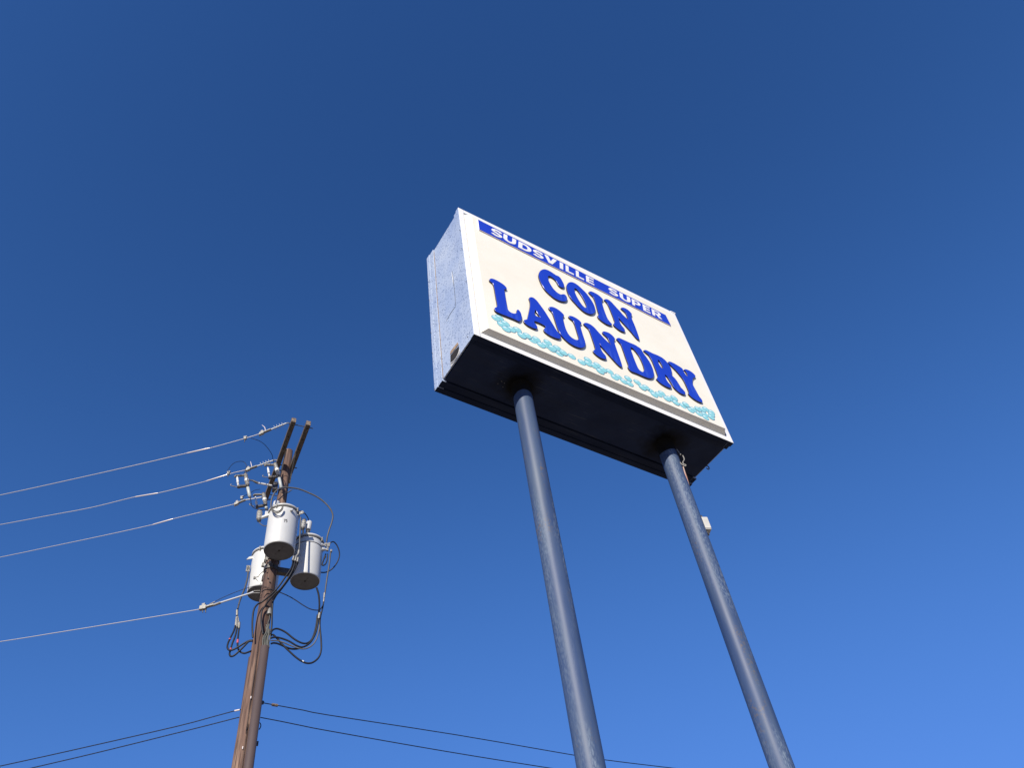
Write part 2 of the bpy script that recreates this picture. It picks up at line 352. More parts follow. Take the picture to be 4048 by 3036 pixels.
MB().tube([S(SW-0.02, 0.03, -0.40), S(SW+0.006, 0.028, -0.40), S(SW+0.014, 0.012, -0.405), S(SW+0.004, -0.004, -0.41), S(SW-0.022, 0.004, -0.41)], 0.006, 6, 3).build('lug', 'steel_dark', sg)
# pan-formed face: flange, bevel, raised field
E0 = 0.046                                        # raised field stands this far out
fo = [(0.060, 0.048), (SW-0.060, 0.048), (SW-0.060, SH-0.05), (0.060, SH-0.05)]
f1 = [(0.074, 0.074), (SW-0.078, 0.088), (SW-0.078, SH-0.085), (0.074, SH-0.075)]
f2 = [(0.129, 0.108), (SW-0.108, 0.124), (SW-0.108, SH-0.165), (0.129, SH-0.150)]
mb = MB()
vs = [S(u, v, -0.012) for u, v in fo]+[S(u, v, -0.012) for u, v in f1]
mb.add(vs, [(i, (i+1) % 4, 4+(i+1) % 4, 4+i) for i in range(4)])
for i in range(4):                                # bevel with a rounded shoulder
    j = (i+1) % 4; pr = [(0, -0.012), (0.75, 0.030), (0.92, 0.041), (1.06, E0-0.0005)]
    L = lambda P, Q, t: (P[0]*(1-t)+Q[0]*t, P[1]*(1-t)+Q[1]*t)
    vs = []
    for t, wv in pr: a_, b_ = L(f1[i], f2[i], t), L(f1[j], f2[j], t); vs += [S(*a_, wv), S(*b_, wv)]
    mb.add(vs, [(2*k, 2*k+1, 2*k+3, 2*k+2) for k in range(len(pr)-1)], 0, True)
f3 = [(f1[i][0]+(f2[i][0]-f1[i][0])*1.06, f1[i][1]+(f2[i][1]-f1[i][1])*1.06) for i in range(4)]
mb.add([S(u, v, E0-0.0005) for u, v in f3], [(0, 1, 2, 3)])
face = mb.build('sign_face', 'cream', sg)
skin('face_gap', S(SW-0.0715, SH/2, -0.0105), (0.0050, SH/2-0.075, 0.001), 'rust')
skin('face_gap', S(0.0695, SH/2, -0.0105), (0.0022, SH/2-0.075, 0.001), 'rust')
skin('corner_rust', S(SW-0.085, SH-0.088, -0.0095), (0.010, 0.018, 0.0012), 'rust')
skin('corner_cap', S(SW-0.028, SH-0.004, 0.0), (0.036, 0.010, 0.004), 'frame_white')

# posts
for (u, dd) in (P1, P2):
    b0 = S(u, 0, -dd); b0.z = 0
    pm = MB(); hgt = O.z+0.3
    pm.lathe(b0, K, [(0.0875, hgt*i/24) for i in range(25)], 40); pm.build('post', 'post', sg)
    bm_ = MB(); bm_.lathe(b0, K, [(0.21, 0), (0.21, 0.02), (0.19, 0.025)], 24); bm_.build('base_plate', 'steel_dark', sg)

# --- raised letters, outlines picked from the photograph and laid on the letter plane
def smooth_loop(P, n=3):
    Q = []; N = len(P)
    for i in range(N):
        p0, p1, p2, p3 = P[i-1], P[i], P[(i+1) % N], P[(i+2) % N]
        for k in range(n):
            t = k/n
            Q.append(tuple(0.5*(2*p1[c]+(p2[c]-p0[c])*t+(2*p0[c]-5*p1[c]+4*p2[c]-p3[c])*t*t+(3*p1[c]-p0[c]-3*p2[c]+p3[c])*t**3) for c in (0, 1)))
    return Q
SM = Matrix((A, K, -B)).transposed().to_4x4()     # sign axes as a rotation
def solid(nm, loops, w0, depth, bev, mats, parent, edge_mi=1):
    cx = sum(p[0] for p in loops[0])/len(loops[0]); cy = sum(p[1] for p in loops[0])/len(loops[0])
    cu = bpy.data.curves.new('tmp', 'CURVE'); cu.dimensions = '2D'; cu.fill_mode = 'BOTH'
    cu.extrude = depth/2-bev; cu.bevel_depth = bev; cu.bevel_resolution = 2; cu.offset = -bev
    for lp in loops:
        sp = cu.splines.new('POLY'); sp.points.add(len(lp)-1); sp.use_cyclic_u = True
        for i, p in enumerate(lp): sp.points[i].co = (p[0]-cx, p[1]-cy, 0, 1)
    t = bpy.data.objects.new('tmp', cu); COL.objects.link(t)
    me = bpy.data.meshes.new_from_object(t.evaluated_get(bpy.context.evaluated_depsgraph_get()))
    bpy.data.objects.remove(t); bpy.data.curves.remove(cu)
    me.name = nm; me.materials.clear()
    for mm in mats: me.materials.append(M[mm])
    for p in me.polygons:
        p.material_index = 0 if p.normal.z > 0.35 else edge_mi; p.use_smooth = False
    o = bpy.data.objects.new(nm, me); COL.objects.link(o); o.parent = parent
    mw = SM.copy(); mw.translation = S(cx, cy, w0+depth/2) - sg.location
    o.matrix_local = mw if parent == sg else parent.matrix_local.inverted() @ mw
    return o
zL, zA, zC = crop(1920, 1080, 7.373), crop(2060, 1160, 7.213), crop(2100, 1040, 7.373)
zI, zN, zR = crop(2300, 1120, 7.213), crop(2280, 1250, 7.213), crop(2500, 1350, 6.38)
def Z(z, *xy): return [z(xy[i], xy[i+1]) for i in range(0, len(xy), 2)]
LET = {
 'l': [Z(zL, 118,165,165,143,240,160,330,200,430,257,520,317,592,385,622,440,610,458,552,464,556,520,566,600,590,740,615,880,640,1000,668,1072,720,1122,780,1152,840,1166,885,1155,912,1120,913,1075,935,1050,975,1072,1020,1130,1047,1200,1058,1300,1040,1355,1000,1390,960,1393,900,1362,780,1307,600,1236,450,1177,330,1122,285,1082,262,1032,283,992,333,970,344,935,330,830,305,700,285,580,262,450,240,350,213,292,168,250,125,212)],
 'a': [Z(zA, 235,117,280,95,340,105,400,145,470,215,560,335,680,500,780,660,880,820,960,950,1020,1050,1085,1130,1127,1185,1140,1240,1125,1276,1075,1286,980,1260,860,1206,750,1142,680,1082,655,1032,665,996,702,962,695,930,640,890,560,846,470,806,400,785,378,800,395,840,430,880,462,930,473,982,440,1001,380,991,280,946,180,890,112,832,87,782,97,746,140,736,185,715,200,650,225,540,250,420,265,310,258,220,240,160),
       Z(zA, 414,450,440,510,490,590,545,663,515,667,450,640,395,600,385,575,398,520)],
 'u': [Z(zA, 798,388,850,370,920,380,1010,420,1100,480,1180,550,1227,610,1232,640,1196,662,1205,720,1235,850,1270,970,1310,1070,1365,1165,1430,1235,1510,1290,1580,1315,1627,1313,1650,1270,1640,1210,1610,1110,1570,980,1530,860,1500,800,1470,760,1400,705,1363,660,1370,631,1420,630,1500,655,1590,705,1670,765,1720,825,1727,855,1691,872,1700,940,1740,1080,1790,1240,1830,1360,1842,1440,1825,1500,1780,1537,1700,1547,1600,1521,1480,1466,1360,1390,1250,1291,1160,1191,1100,1100,1060,1010,1020,900,985,790,950,680,920,590,885,520,830,460,800,420)],
 'c': [Z(zC, 230,290,260,225,310,185,380,168,470,188,570,238,660,298,730,343,800,373,860,430,920,530,962,620,968,680,940,707,890,702,830,666,790,616,760,560,720,500,660,440,600,395,550,370,510,370,490,395,500,450,530,540,590,650,660,750,740,830,810,880,870,905,930,895,980,905,1022,945,1052,1010,1047,1070,1015,1102,960,1112,880,1101,770,1061,650,991,530,891,430,790,350,680,285,560,240,440,222,360)],
 'o': [Z(zC, 1040,640,1070,580,1120,548,1190,544,1280,578,1380,648,1490,748,1600,858,1700,988,1780,1108,1842,1230,1872,1330,1867,1410,1832,1461,1770,1482,1700,1476,1610,1441,1510,1381,1400,1281,1300,1171,1200,1061,1110,931,1060,811,1038,710),
       Z(zC, 1265,742,1300,733,1360,788,1430,878,1500,988,1560,1098,1607,1200,1622,1265,1590,1291,1540,1265,1470,1190,1390,1070,1320,940,1280,840,1262,780)],
 'i': [Z(zI, 203,235,260,218,330,243,420,288,500,343,570,408,612,460,602,487,577,502,590,570,620,680,660,800,710,930,760,1030,810,1095,852,1140,870,1175,840,1191,780,1181,690,1141,590,1076,510,1011,465,951,460,915,490,895,490,860,470,800,440,690,410,580,375,470,330,380,280,330,225,275)],
 'n': [Z(zI, 648,450,700,438,770,463,850,528,930,613,1010,703,1100,798,1180,893,1260,968,1330,1025,1335,1022,1320,980,1290,900,1260,840,1215,790,1150,735,1123,697,1150,681,1220,693,1310,743,1385,808,1427,865,1432,900,1413,932,1425,980,1465,1080,1520,1210,1580,1370,1627,1500,1647,1590,1625,1602,1580,1571,1510,1491,1420,1381,1320,1271,1220,1161,1130,1061,1070,987,1048,955,1047,962,1060,1005,1085,1080,1120,1160,1160,1220,1205,1270,1232,1320,1237,1366,1200,1377,1140,1356,1060,1311,980,1251,925,1191,910,1150,935,1120,945,1085,925,1020,890,920,850,820,810,720,770,630,730,560,690,510,655,475)],
 'n2': [Z(zN, 203,200,260,178,340,198,420,243,500,308,590,408,680,508,770,608,850,688,920,753,973,813,975,808,960,765,930,690,890,620,840,565,780,510,743,460,750,429,810,428,900,458,980,508,1050,573,1097,640,1092,672,1069,697,1085,760,1120,870,1165,1000,1215,1140,1260,1270,1297,1390,1302,1430,1265,1441,1210,1401,1130,1321,1040,1221,950,1121,860,1021,770,921,700,841,652,768,651,776,667,835,695,920,730,1000,775,1060,820,1110,847,1165,850,1206,810,1217,740,1201,650,1156,560,1091,500,1031,475,980,510,950,540,930,530,880,505,790,465,670,425,550,385,440,345,360,300,310,240,255)],
 'd': [Z(zN, 1148,622,1210,610,1300,648,1420,703,1540,758,1650,803,1750,863,1840,933)+Z(zR, 280,285,350,380,420,480,480,590,525,700,547,800,542,880,510,917,450,927,380,911,300,881,200,836,100,791)+Z(zN, 1560,1562,1495,1492,1472,1440,1483,1390,1465,1330,1430,1240,1390,1130,1350,1010,1310,900,1275,810,1240,760,1190,700,1150,655),
       Z(zN, 1545,888,1590,898,1650,953,1720,1038,1790,1138,1852,1260,1902,1380,1932,1490,1927,1550,1880,1581,1820,1550,1760,1480,1700,1350,1640,1200,1590,1060,1553,960)],
 'r': [Z(zR, 293,215,340,208,420,243,520,293,620,333,720,383,800,438,870,508,930,588,977,670,998,750,1000,800,991,830,1020,868,1080,928,1132,998,1182,1078,1232,1158,1290,1218,1332,1270,1342,1321,1310,1332,1250,1316,1170,1266,1090,1196,1040,1131,1000,1060,950,980,900,900,860,855,827,831,826,838,837,885,865,960,910,1030,960,1080,987,1120,988,1161,940,1162,870,1136,780,1086,700,1031,640,971,615,935,635,905,650,870,630,800,590,690,550,590,510,490,460,400,410,330,350,280,305,240),
       Z(zR, 654,460,690,488,730,548,762,610,774,660,750,667,710,620,670,550,650,490)],
 'y': [Z(zR, 908,508,960,503,1040,538,1130,588,1210,638,1262,678,1287,720,1300,760,1340,820,1385,876,1397,850,1380,800,1340,740,1308,705,1340,692,1410,713,1490,758,1550,808,1592,860,1592,892,1560,907,1531,935,1520,1000,1530,1080,1570,1160,1630,1270,1690,1380,1747,1450,1772,1500,1767,1532,1710,1522,1620,1481,1520,1416,1450,1351,1420,1310,1430,1280,1420,1230,1390,1160,1350,1070,1310,990,1260,910,1180,810,1100,720,1010,630,940,560)],
}
LD = 0.019                                        # letter depth
for ch in 'coin':
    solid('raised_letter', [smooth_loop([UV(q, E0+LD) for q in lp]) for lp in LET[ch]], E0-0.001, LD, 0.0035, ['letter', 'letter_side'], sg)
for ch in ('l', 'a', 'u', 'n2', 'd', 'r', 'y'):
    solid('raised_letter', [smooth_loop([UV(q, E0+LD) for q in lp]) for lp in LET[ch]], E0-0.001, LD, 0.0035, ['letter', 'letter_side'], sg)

# --- banner strip and its lettering
z8, z9 = crop(1860, 840, 5.53), crop(2200, 1000, 4.424)
WB = E0+0.012
bTL, bBL, bTR, bBR = UV(z8(163, 146), WB), UV(z8(192, 364), WB), UV(z9(1908, 1083), WB), UV(z9(2003, 1268), WB)
ban = solid('banner', [[bBL, bBR, bTR, bTL]], E0, 0.012, 0.0008, ['banner', 'banner_edge'], sg)
def bv(u, t):                                     # height on the banner at u, t = 0 bottom .. 1 top
    vb = bBL[1]+(u-bBL[0])/(bBR[0]-bBL[0])*(bBR[1]-bBL[1]); vt = bTL[1]+(u-bTL[0])/(bTR[0]-bTL[0])*(bTR[1]-bTL[1])
    return vb+(vt-vb)*t
def arcp(cx, cy, rx, ry, a0, a1, n=10): return [(cx+rx*math.cos(R_(a0+(a1-a0)*i/n)), cy+ry*math.sin(R_(a0+(a1-a0)*i/n))) for i in range(n+1)]
def stroke(path, tx, ty):                         # thick stroke: horizontal parts ty thick, vertical parts tx thick
    n = len(path); Lf, Rg = [], []
    for i in range(n):
        a, b = path[max(i-1, 0)], path[min(i+1, n-1)]; dx, dy = b[0]-a[0], b[1]-a[1]; l = math.hypot(dx, dy)
        nx, ny = -dy/l, dx/l
        Lf.append((path[i][0]+nx*tx/2, path[i][1]+ny*ty/2)); Rg.append((path[i][0]-nx*tx/2, path[i][1]-ny*ty/2))
    return Lf+Rg[::-1]
TX, TY = 0.30, 0.215
Spath = arcp(0.50, 0.71, 0.36, 0.185, 12, 90, 6)+arcp(0.50, 0.71, 0.36, 0.185, 105, 250, 9)+arcp(0.50, 0.29, 0.36, 0.185, 70, -75, 9)+arcp(0.50, 0.29, 0.36, 0.185, -90, -168, 6)
GL = {
 'S': [stroke(Spath, 0.27, TY)],
 'U': [[(0, 1), (0, 0.42)]+arcp(0.5, 0.42, 0.5, 0.42, 180, 360, 14)+[(1, 0.42), (1, 1), (1-TX, 1), (1-TX, 0.42)]+arcp(0.5, 0.42, 0.5-TX, 0.42-TY, 360, 180, 10)+[(TX, 0.42), (TX, 1)]],
 'D': [[(0, 0), (0.48, 0)]+arcp(0.48, 0.5, 0.52, 0.5, -90, 90, 14)+[(0.48, 1), (0, 1)], [(TX, TY), (TX, 1-TY), (0.46, 1-TY)]+arcp(0.46, 0.5, 0.25, 0.5-TY, 90, -90, 10)+[(0.46, TY)]],
 'V': [[(0, 1), (0.30, 1), (0.5, 0.36), (0.70, 1), (1, 1), (0.64, 0), (0.36, 0)]],
 'I': [[(0, 0), (1, 0), (1, 1), (0, 1)]],
 'L': [[(0, 0), (1, 0), (1, TY), (0.36, TY), (0.36, 1), (0, 1)]],
 'E': [[(0, 0), (1, 0), (1, 0.2), (0.36, 0.2), (0.36, 0.405), (0.94, 0.405), (0.94, 0.595), (0.36, 0.595), (0.36, 0.8), (0.98, 0.8), (0.98, 1), (0, 1)]],
 'P': [[(0, 0), (TX, 0), (TX, 0.36), (0.60, 0.36)]+arcp(0.62, 0.68, 0.38, 0.32, -90, 90, 12)+[(0.6, 1), (0, 1)], [(TX, 0.55), (TX, 0.82), (0.56, 0.82)]+arcp(0.58, 0.685, 0.13, 0.135, 90, -90, 8)+[(0.56, 0.55)]],
 'R': [[(0, 0), (0.27, 0), (0.27, 0.38), (0.42, 0.38), (0.68, 0), (1, 0), (0.70, 0.41)]+arcp(0.60, 0.70, 0.33, 0.30, -60, 90, 12)+[(0.6, 1), (0, 1)], [(0.27, 0.56), (0.27, 0.82), (0.54, 0.82)]+arcp(0.55, 0.69, 0.12, 0.13, 90, -90, 8)+[(0.54, 0.56)]],
}
for ch, ua, ub in (('S', .338, .478), ('U', .490, .648), ('D', .680, .846), ('S', .866, 1.005), ('V', 1.014, 1.180), ('I', 1.219, 1.263), ('L', 1.298, 1.405), ('L', 1.436, 1.543), ('E', 1.575, 1.683),
                   ('S', 1.888, 2.020), ('U', 2.046, 2.198), ('P', 2.222, 2.346), ('E', 2.382, 2.486), ('R', 2.515, 2.658)):
    lps = []
    for lp in GL[ch]:
        lps.append([(ua+x*(ub-ua)+0.026*y, bv(ua+x*(ub-ua), 0.165+0.70*y)) for x, y in lp])
    solid('banner_letter', lps, WB-0.0005, 0.0030, 0.0003, ['letter_white', 'letter_white'], ban, 1)

# --- soap bubbles: thin printed discs overlapping in a wavy row
y1, y2, y3 = crop(1920, 1220, 5.53), crop(2160, 1340, 5.53), crop(2480, 1470, 5.53)
BUB = Z(y1, 300,198,222,210,430,325,345,350,690,465,560,455,445,450,905,597,787,593,1025,693,1110,670,1310,800,1355,740,1210,798,1440,890,1565,870,1453,865,1690,965,1610,980,1882,1046) + \
      Z(y2, 770,510,905,460,1115,575,1035,588,908,538,1175,710,1230,675,1385,715,1575,830,1490,840,1695,930,1785,870,1817,980,1985,950) + \
      Z(y3, 405,345,325,348,515,420,755,470,685,495,587,503,1022,575,925,590,862,590,1055,678,1275,720,1215,742,1440,825,1385,840,1715,820,1640,830,1540,815,1835,885,1830,995,1835,935,1565,915,1690,930,1710,1000)
bme = bpy.data.meshes.new('bubble')
n = 32; ring = [(math.cos(2*math.pi*k/n), math.sin(2*math.pi*k/n)) for k in range(n)]
bme.from_pydata([(x, y, 1) for x, y in ring]+[(x, y, 0) for x, y in ring], [], [tuple(range(n))]+[(k, n+k, n+(k+1) % n, (k+1) % n) for k in range(n)])
bme.materials.append(M['bubble'])
for i, q in enumerate(BUB):
    u, v = UV(q, E0); t = min(max((u-0.3)/2.4, 0), 1); h = 0.0008+0.0005*(i % 9)
    o = bpy.data.objects.new('bubble', bme); COL.objects.link(o); o.parent = sg
    mw = SM @ Matrix.Rotation(R_(random.uniform(-6, 6)), 4, 'Z') @ Matrix.Diagonal((0.0485-0.002*t, 0.041-0.004*t, h, 1)); mw.translation = S(u, v, E0-0.0004) - sg.location
    o.matrix_local = mw

# --- electrical box and loose wires on the far post
zE = crop(2350, 1580, 2.765)
pc = S(P2[0], 0, -P2[1])
Dp = math.hypot(pc.x, pc.y)
bx = atD(zE(1205, 1385), Dp+0.05)
jb = thing('junction_box', 'small weathered off-white electrical box clamped to a sign post', 'electrical box', bx)
dirx = (Vector((bx.x, bx.y, 0))-Vector((pc.x, pc.y, 0))).normalized(); diry = K.cross(dirx)
hgt = (atD(zE(1180, 1298), Dp+.05)-atD(zE(1240, 1445), Dp+.05)).z
hgt *= 0.92
cc = Vector((pc.x, pc.y, bx.z))+dirx*(0.0875+0.014)
MB().box(cc, (dirx, diry, K), (0.031, 0.046, hgt/2)).build('box_body', 'box_paint', jb, bevel=0.006)
MB().box(cc-diry*0.049, (dirx, diry, K), (0.028, 0.003, hgt/2-0.01)).build('box_lid', 'box_paint', jb, bevel=0.002)
MB().lathe(cc-K*(hgt/2)-K*0.03, K, [(0.014, 0), (0.014, 0.03)], 10).build('conduit_nipple', 'galv', jb)
MB().box(Vector((pc.x, pc.y, bx.z))+dirx*0.091, (dirx, diry, K), (0.006, 0.03, hgt/2+0.03)).build('mounting_strap', 'steel_dark', jb)
def pts(z, D, *xy):                               # picked path; D a number or (start, end)
    n = len(xy)//2; d = (lambda i: D) if not isinstance(D, tuple) else (lambda i: D[0]+(D[1]-D[0])*i/(n-1))
    return [atD(z(xy[2*i], xy[2*i+1]), d(i)) for i in range(n)]
t = MB().tube(pts(zE, Dp-0.02, 900,545,925,580,945,605), 0.006, 6, 4)
t.tube(pts(zE, Dp-0.03, 965,612,978,640,980,662,966,685,975,705,998,715,992,728,960,712,930,685,905,668), 0.006, 6, 4)
tag(t.build('loose_cable', 'grey_wire'), 'short curled grey cable poking out beneath the sign cabinet at a post', 'cable')
t = MB().tube(pts(zE, (Dp-0.02, Dp), 970,735,985,790,1000,850,1018,915,1035,975,1055,1030,1072,1080,1082,1115), 0.0065, 6, 4)
t.tube(pts(zE, (Dp-0.0, Dp+0.02), 985,780,1008,850,1028,920,1045,985,1062,1045), 0.005, 6, 4)
tag(t.build('dangling_wire', 'orange_wire'), 'faded orange wire hanging down along a sign post below the cabinet', 'wire')

# ================================================================== utility pole
DP = 12.5
pb = atD((1054, 2300), DP); pb.z = 0
pax = lambda z: Vector((pb.x, pb.y, z))+right*(0.02+(z-8.0)*0.0083)   # the pole leans a little
az = lambda deg: Vector((math.sin(R_(deg)), math.cos(R_(deg)), 0))
tocam = (-Vector((pb.x, pb.y, 0))).normalized(); right = Vector((0, 0, 1)).cross(tocam)*1   # sideways as the viewer sees it
ztop = atD((1143, 1783), DP).z
up_ = thing('utility_pole', 'weathered brown wooden utility pole with two crossarms and conduits', 'utility pole', pb)
prof = [(0.175, 0), (0.150, 5.5), (0.135, 7.6), (0.124, 9.2), (0.114, 10.6), (0.100, 12.2), (0.088, 13.4), (0.082, ztop-0.06), (0.074, ztop)]
mb = MB(); seg = 36; rings = []
zs = [prof[0][1]+(ztop-prof[0][1])*i/90 for i in range(91)]
rnd = random.Random(3); ph = [rnd.uniform(0, 6.28) for _ in range(8)]
vs = []
for z in zs:
    for i in range(len(prof)-1):
        if prof[i][1] <= z <= prof[i+1][1]+1e-6: tt = (z-prof[i][1])/(prof[i+1][1]-prof[i][1]); r = prof[i][0]*(1-tt)+prof[i+1][0]*tt; break
    for k in range(seg):
        a = 2*math.pi*k/seg
        e = 1+0.012*math.sin(3*a+ph[0]+0.3*z)+0.010*math.sin(5*a+ph[1]-0.2*z)+0.006*math.sin(11*a+ph[2])
        vs.append(pax(z)+Vector((math.cos(a)*r*e, math.sin(a)*r*e, 0)))
mb.add(vs, [(i*seg+k, i*seg+(k+1) % seg, (i+1)*seg+(k+1) % seg, (i+1)*seg+k) for i in range(len(zs)-1) for k in range(seg)], 0, True)
mb.add(vs[-seg:], [tuple(range(seg))])
mb.build('pole_shaft', 'wood', up_)
# crossarms flank the pole, running away from the camera
zarm = ztop-0.45
aN, aF = atZ((1162, 1660), zarm), atZ((1050, 1972), zarm)
ad = (aF-aN).normalized(); an = Vector((ad.y, -ad.x, 0))
bN = atZ((1220, 1672), zarm); bN = bN; bF = bN+ad*(aF-aN).length
def crossarm(p, q):
    o = MB(); L = (q-p).length
    o.box((p+q)/2, (ad, an, K), (L/2, 0.045, 0.06), [1, 1, 0, 0, 0, 0])
    o = o.build('crossarm', ['arm_wood', 'arm_end'], up_, bevel=0.006)
    for s in (0.10, 0.42, 0.72, L-0.12):
        MB().lathe(p+ad*s-K*0.0605+K*0.001, -K, [(0.016, -0.001), (0.016, 0.002)], 10).build('bolt_hole', 'black_gap', o)
    return o
crossarm(aN, aF); crossarm(bN, bF)
rd = lambda a, b, r=0.009, nm='through_bolt', mt='steel_dark': MB().tube([a, b], r, 8).build(nm, mt, up_)
rd(aN+ad*0.12-an*0.08, bN+ad*0.12+an*0.12)
mid = (pax(zarm)-aN).dot(ad)
rd(aN+ad*mid-an*0.09, bN+ad*mid+an*0.10, 0.011)
rd(aF-ad*0.15-an*0.06, bF-ad*0.15+an*0.10)
for base, sgn, s0 in ((aN, 1, 0.50), (bN, -1, 0.50)):
    p = base+ad*(mid-s0)-K*0.03+an*0.05*sgn
    q = pax(zarm-0.45)-an*0.105*sgn
    MB().bar(p, q, 0.026, 0.006).build('arm_brace', 'galv', up_)
    p2 = base+ad*(mid+s0)-K*0.03+an*0.05*sgn
    MB().bar(p2, q+K*0.01, 0.026, 0.006).build('arm_brace', 'galv', up_)
# conduit risers
c1 = atD(q5(1052, 1400), DP-0.155); c1.z = 0
zc1 = atD(q4(1068, 1030), DP-0.155).z
MB().lathe(c1, K, [(0.071, 0), (0.071, zc1*0.5), (0.071, zc1), (0.060, zc1+0.002)], 24).build('conduit', 'riser', up_)
c2 = atD(q5(884, 1250), DP+0.04); c2.z = 0
MB().lathe(c2, K, [(0.05, 0), (0.05, atD(q4(875, 1165), DP).z)], 20).build('conduit', 'riser', up_)
# ground wire stapled down the front
gw = [atD(q5(1140, 0), DP-0.150), atD(q5(1085, 380), DP-0.150), atD(q5(1050, 620), DP-0.150), atD(q5(1000, 980), DP-0.152), atD(q5(945, 1475), DP-0.155)]
gw = [atD(q4(1040, 780), DP-0.135), atD(q4(1000, 960), DP-0.14)]+gw+[Vector((gw[-1].x, gw[-1].y, 0))]
MB().tube(gw, 0.0035, 6, 3).build('ground_wire', 'cable', up_)
for (x, y) in ((1075, 450), (955, 1185)):
    p = atD(q5(x, y), DP-0.152); MB().box(p, (right, tocam, K), (0.007, 0.003, 0.020)).build('pole_tag', 'sleeve', up_)
# transformer mounting steel
T75 = (atD((1118.7, 2033), 12.05), atD((1103, 2180), 12.05))
TRI = (atD((1227, 2149), 12.6), atD((1205.5, 2300.6), 12.6))
TLE = (atD((1050, 2198), 13.05), atD((1034, 2349), 13.05))
for (tp, bt) in (T75, TRI, TLE):
    hz = Vector((tp.x, tp.y, 0))
    for f in (0.16, 0.72):
        z = bt.z+(tp.z-bt.z)*f
        MB().bar(pax(z), Vector((hz.x, hz.y, z))+(pb-hz).normalized()*0.25, 0.10, 0.11).build('hanger_bracket', 'steel_dark', up_)
        MB().lathe(pax(z-0.04), K, [(0.130, 0), (0.130, 0.08)], 24).build('hanger_band', 'steel_dark', up_)
# odd hardware on the pole face
for (x, y, s, mt) in ((720, 545, .045, 'galv'), (660, 640, .05, 'galv'), (775, 600, .04, 'galv'), (800, 650, .05, 'steel_dark'), (690, 580, .035, 'steel_dark')):
    p = atD(q3(x, y), DP-0.15); MB().box(p, (right, (tocam+K*0.4).normalized(), K), (s*0.5, s*0.35, s*0.7)).build('bracket_clamp', mt, up_)
for (x, y) in ((715, 735), (742, 855), (772, 918)):
    MB().lathe(atD(q3(x, y), DP-0.12), tocam, [(0.012, 0), (0.012, 0.02)], 8).build('bolt_head', 'steel_dark', up_)
p = atD(q4(1165, 505), DP-0.17)
MB().lathe(p-K*0.07, K, [(0.045, 0), (0.04, 0.05), (0.025, 0.12), (0.01, 0.14)], 14).build('weather_cap', 'galv', up_)
for i in range(9):                                # bare strands fanning out of the conduit head
    x0 = 1062+i*12; rnd = random.Random(i)
    MB().tube(pts(q4, DP-0.19+0.006*(i % 3), x0, 1035, x0+rnd.uniform(-6, 6), 960, x0+4+rnd.uniform(-10, 10), 890, 1110+i*7, 820, 1120+rnd.uniform(-12, 50), 740-rnd.uniform(0, 50)), 0.011, 6, 4).build('conduit_strand', 'strand', up_)
MB().tube(pts(q4, DP-0.18, 1165,560,1160,620,1140,680,1150,740,1175,800), 0.008, 6, 4).build('conduit_strand', 'strand', up_)

# ------------------------------------------------------------------ transformers
VA = math.atan2(tocam.y, tocam.x)
def transformer(tb, rad, label, weld=False, lug_right=True):
    tp, bt = tb; base = Vector((bt.x, bt.y, bt.z)); H = tp.z-bt.z
    t = thing('transformer', label, 'transformer', base, 'transformers bolted round the utility pole')
    MB().lathe(base, K, [(rad-0.012, 0.004), (rad-0.003, 0.010), (rad, 0.03)]+[(rad, 0.03+(H-0.05)*i/8) for i in range(1, 9)], 48, caps=False).build('tank', 'tank', t)
    MB().lathe(base, K, [(0.001, 0.016), (rad-0.02, 0.016), (rad-0.014, 0.0), (rad-0.010, 0.012)], 48, caps=False).build('base', 'tank_base', t)
    d = MB().lathe(base+K*0.0125, -K, [(0.014, 0), (0.014, 0.006)], 12); d.build('drain_plug', 'black_gap', t)
    e1 = Vector((math.cos(VA+0.5), math.sin(VA+0.5), 0)); e2 = K.cross(e1)
    MB().bar(base+K*0.0145-e1*0.13, base+K*0.0145+e1*0.13, 0.003, 0.003).build('base_weld', 'steel_dark', t)
    MB().lathe(base+K*(H-0.02), K, [(rad+0.004, 0), (rad+0.020, 0.004), (rad+0.020, 0.03), (rad+0.008, 0.045), (rad*0.8, 0.075), (rad*0.3, 0.10), (0.001, 0.105)], 48, caps=False).build('lid', 'tank', t)
    MB().lathe(base+K*(H-0.045), K, [(rad+0.001, 0), (rad+0.012, 0.002), (rad+0.012, 0.020), (rad+0.001, 0.022)], 48, caps=False).build('lid_band', 'cable_grey', t)
    if weld: MB().lathe(base+K*(H*0.80), K, [(rad, 0), (rad+0.008, 0.004), (rad+0.008, 0.014), (rad, 0.018)], 48, caps=False).build('weld_ring', 'tank_base', t)
    for k in range(3):
        a = VA + (-0.55, 0.9, 2.6)[k]; e = Vector((math.cos(a), math.sin(a), 0))
        MB().box(base+e*(rad+0.018)+K*(H-0.02), (e, K.cross(e), K), (0.016, 0.010, 0.045)).build('lid_clip', 'galv', t, bevel=0.003)
    return t
def sheds(nm, a, b, r, n, parent, mt='porcelain', capm='steel_dark', core=0.6):
    a, b = Vector(a), Vector(b); L = (b-a).length; ax = (b-a)/L; pr = []
    for i in range(n):
        h0 = L*(0.06+0.88*i/n); dh = L*0.88/n
        pr += [(r*core, h0), (r*0.97, h0+dh*0.25), (r, h0+dh*0.45), (r*0.9, h0+dh*0.62), (r*core, h0+dh*0.75)]
    o = MB().lathe(a, ax, [(r*core, 0)]+pr+[(r*core, L)], 20).build(nm, mt, parent)
    MB().lathe(a-ax*0.03, ax, [(r*0.3, 0), (r*0.75, 0.01), (r*0.75, 0.035)], 14).build('end_cap', capm, o)
    MB().lathe(b-ax*0.01, ax, [(r*0.75, 0), (r*0.7, 0.03), (r*0.25, 0.05)], 14).build('end_cap', capm, o)
    return o
t75 = transformer(T75, 0.272, 'pale grey transformer stencilled 75, the highest of those on the pole')
D7 = 12.05
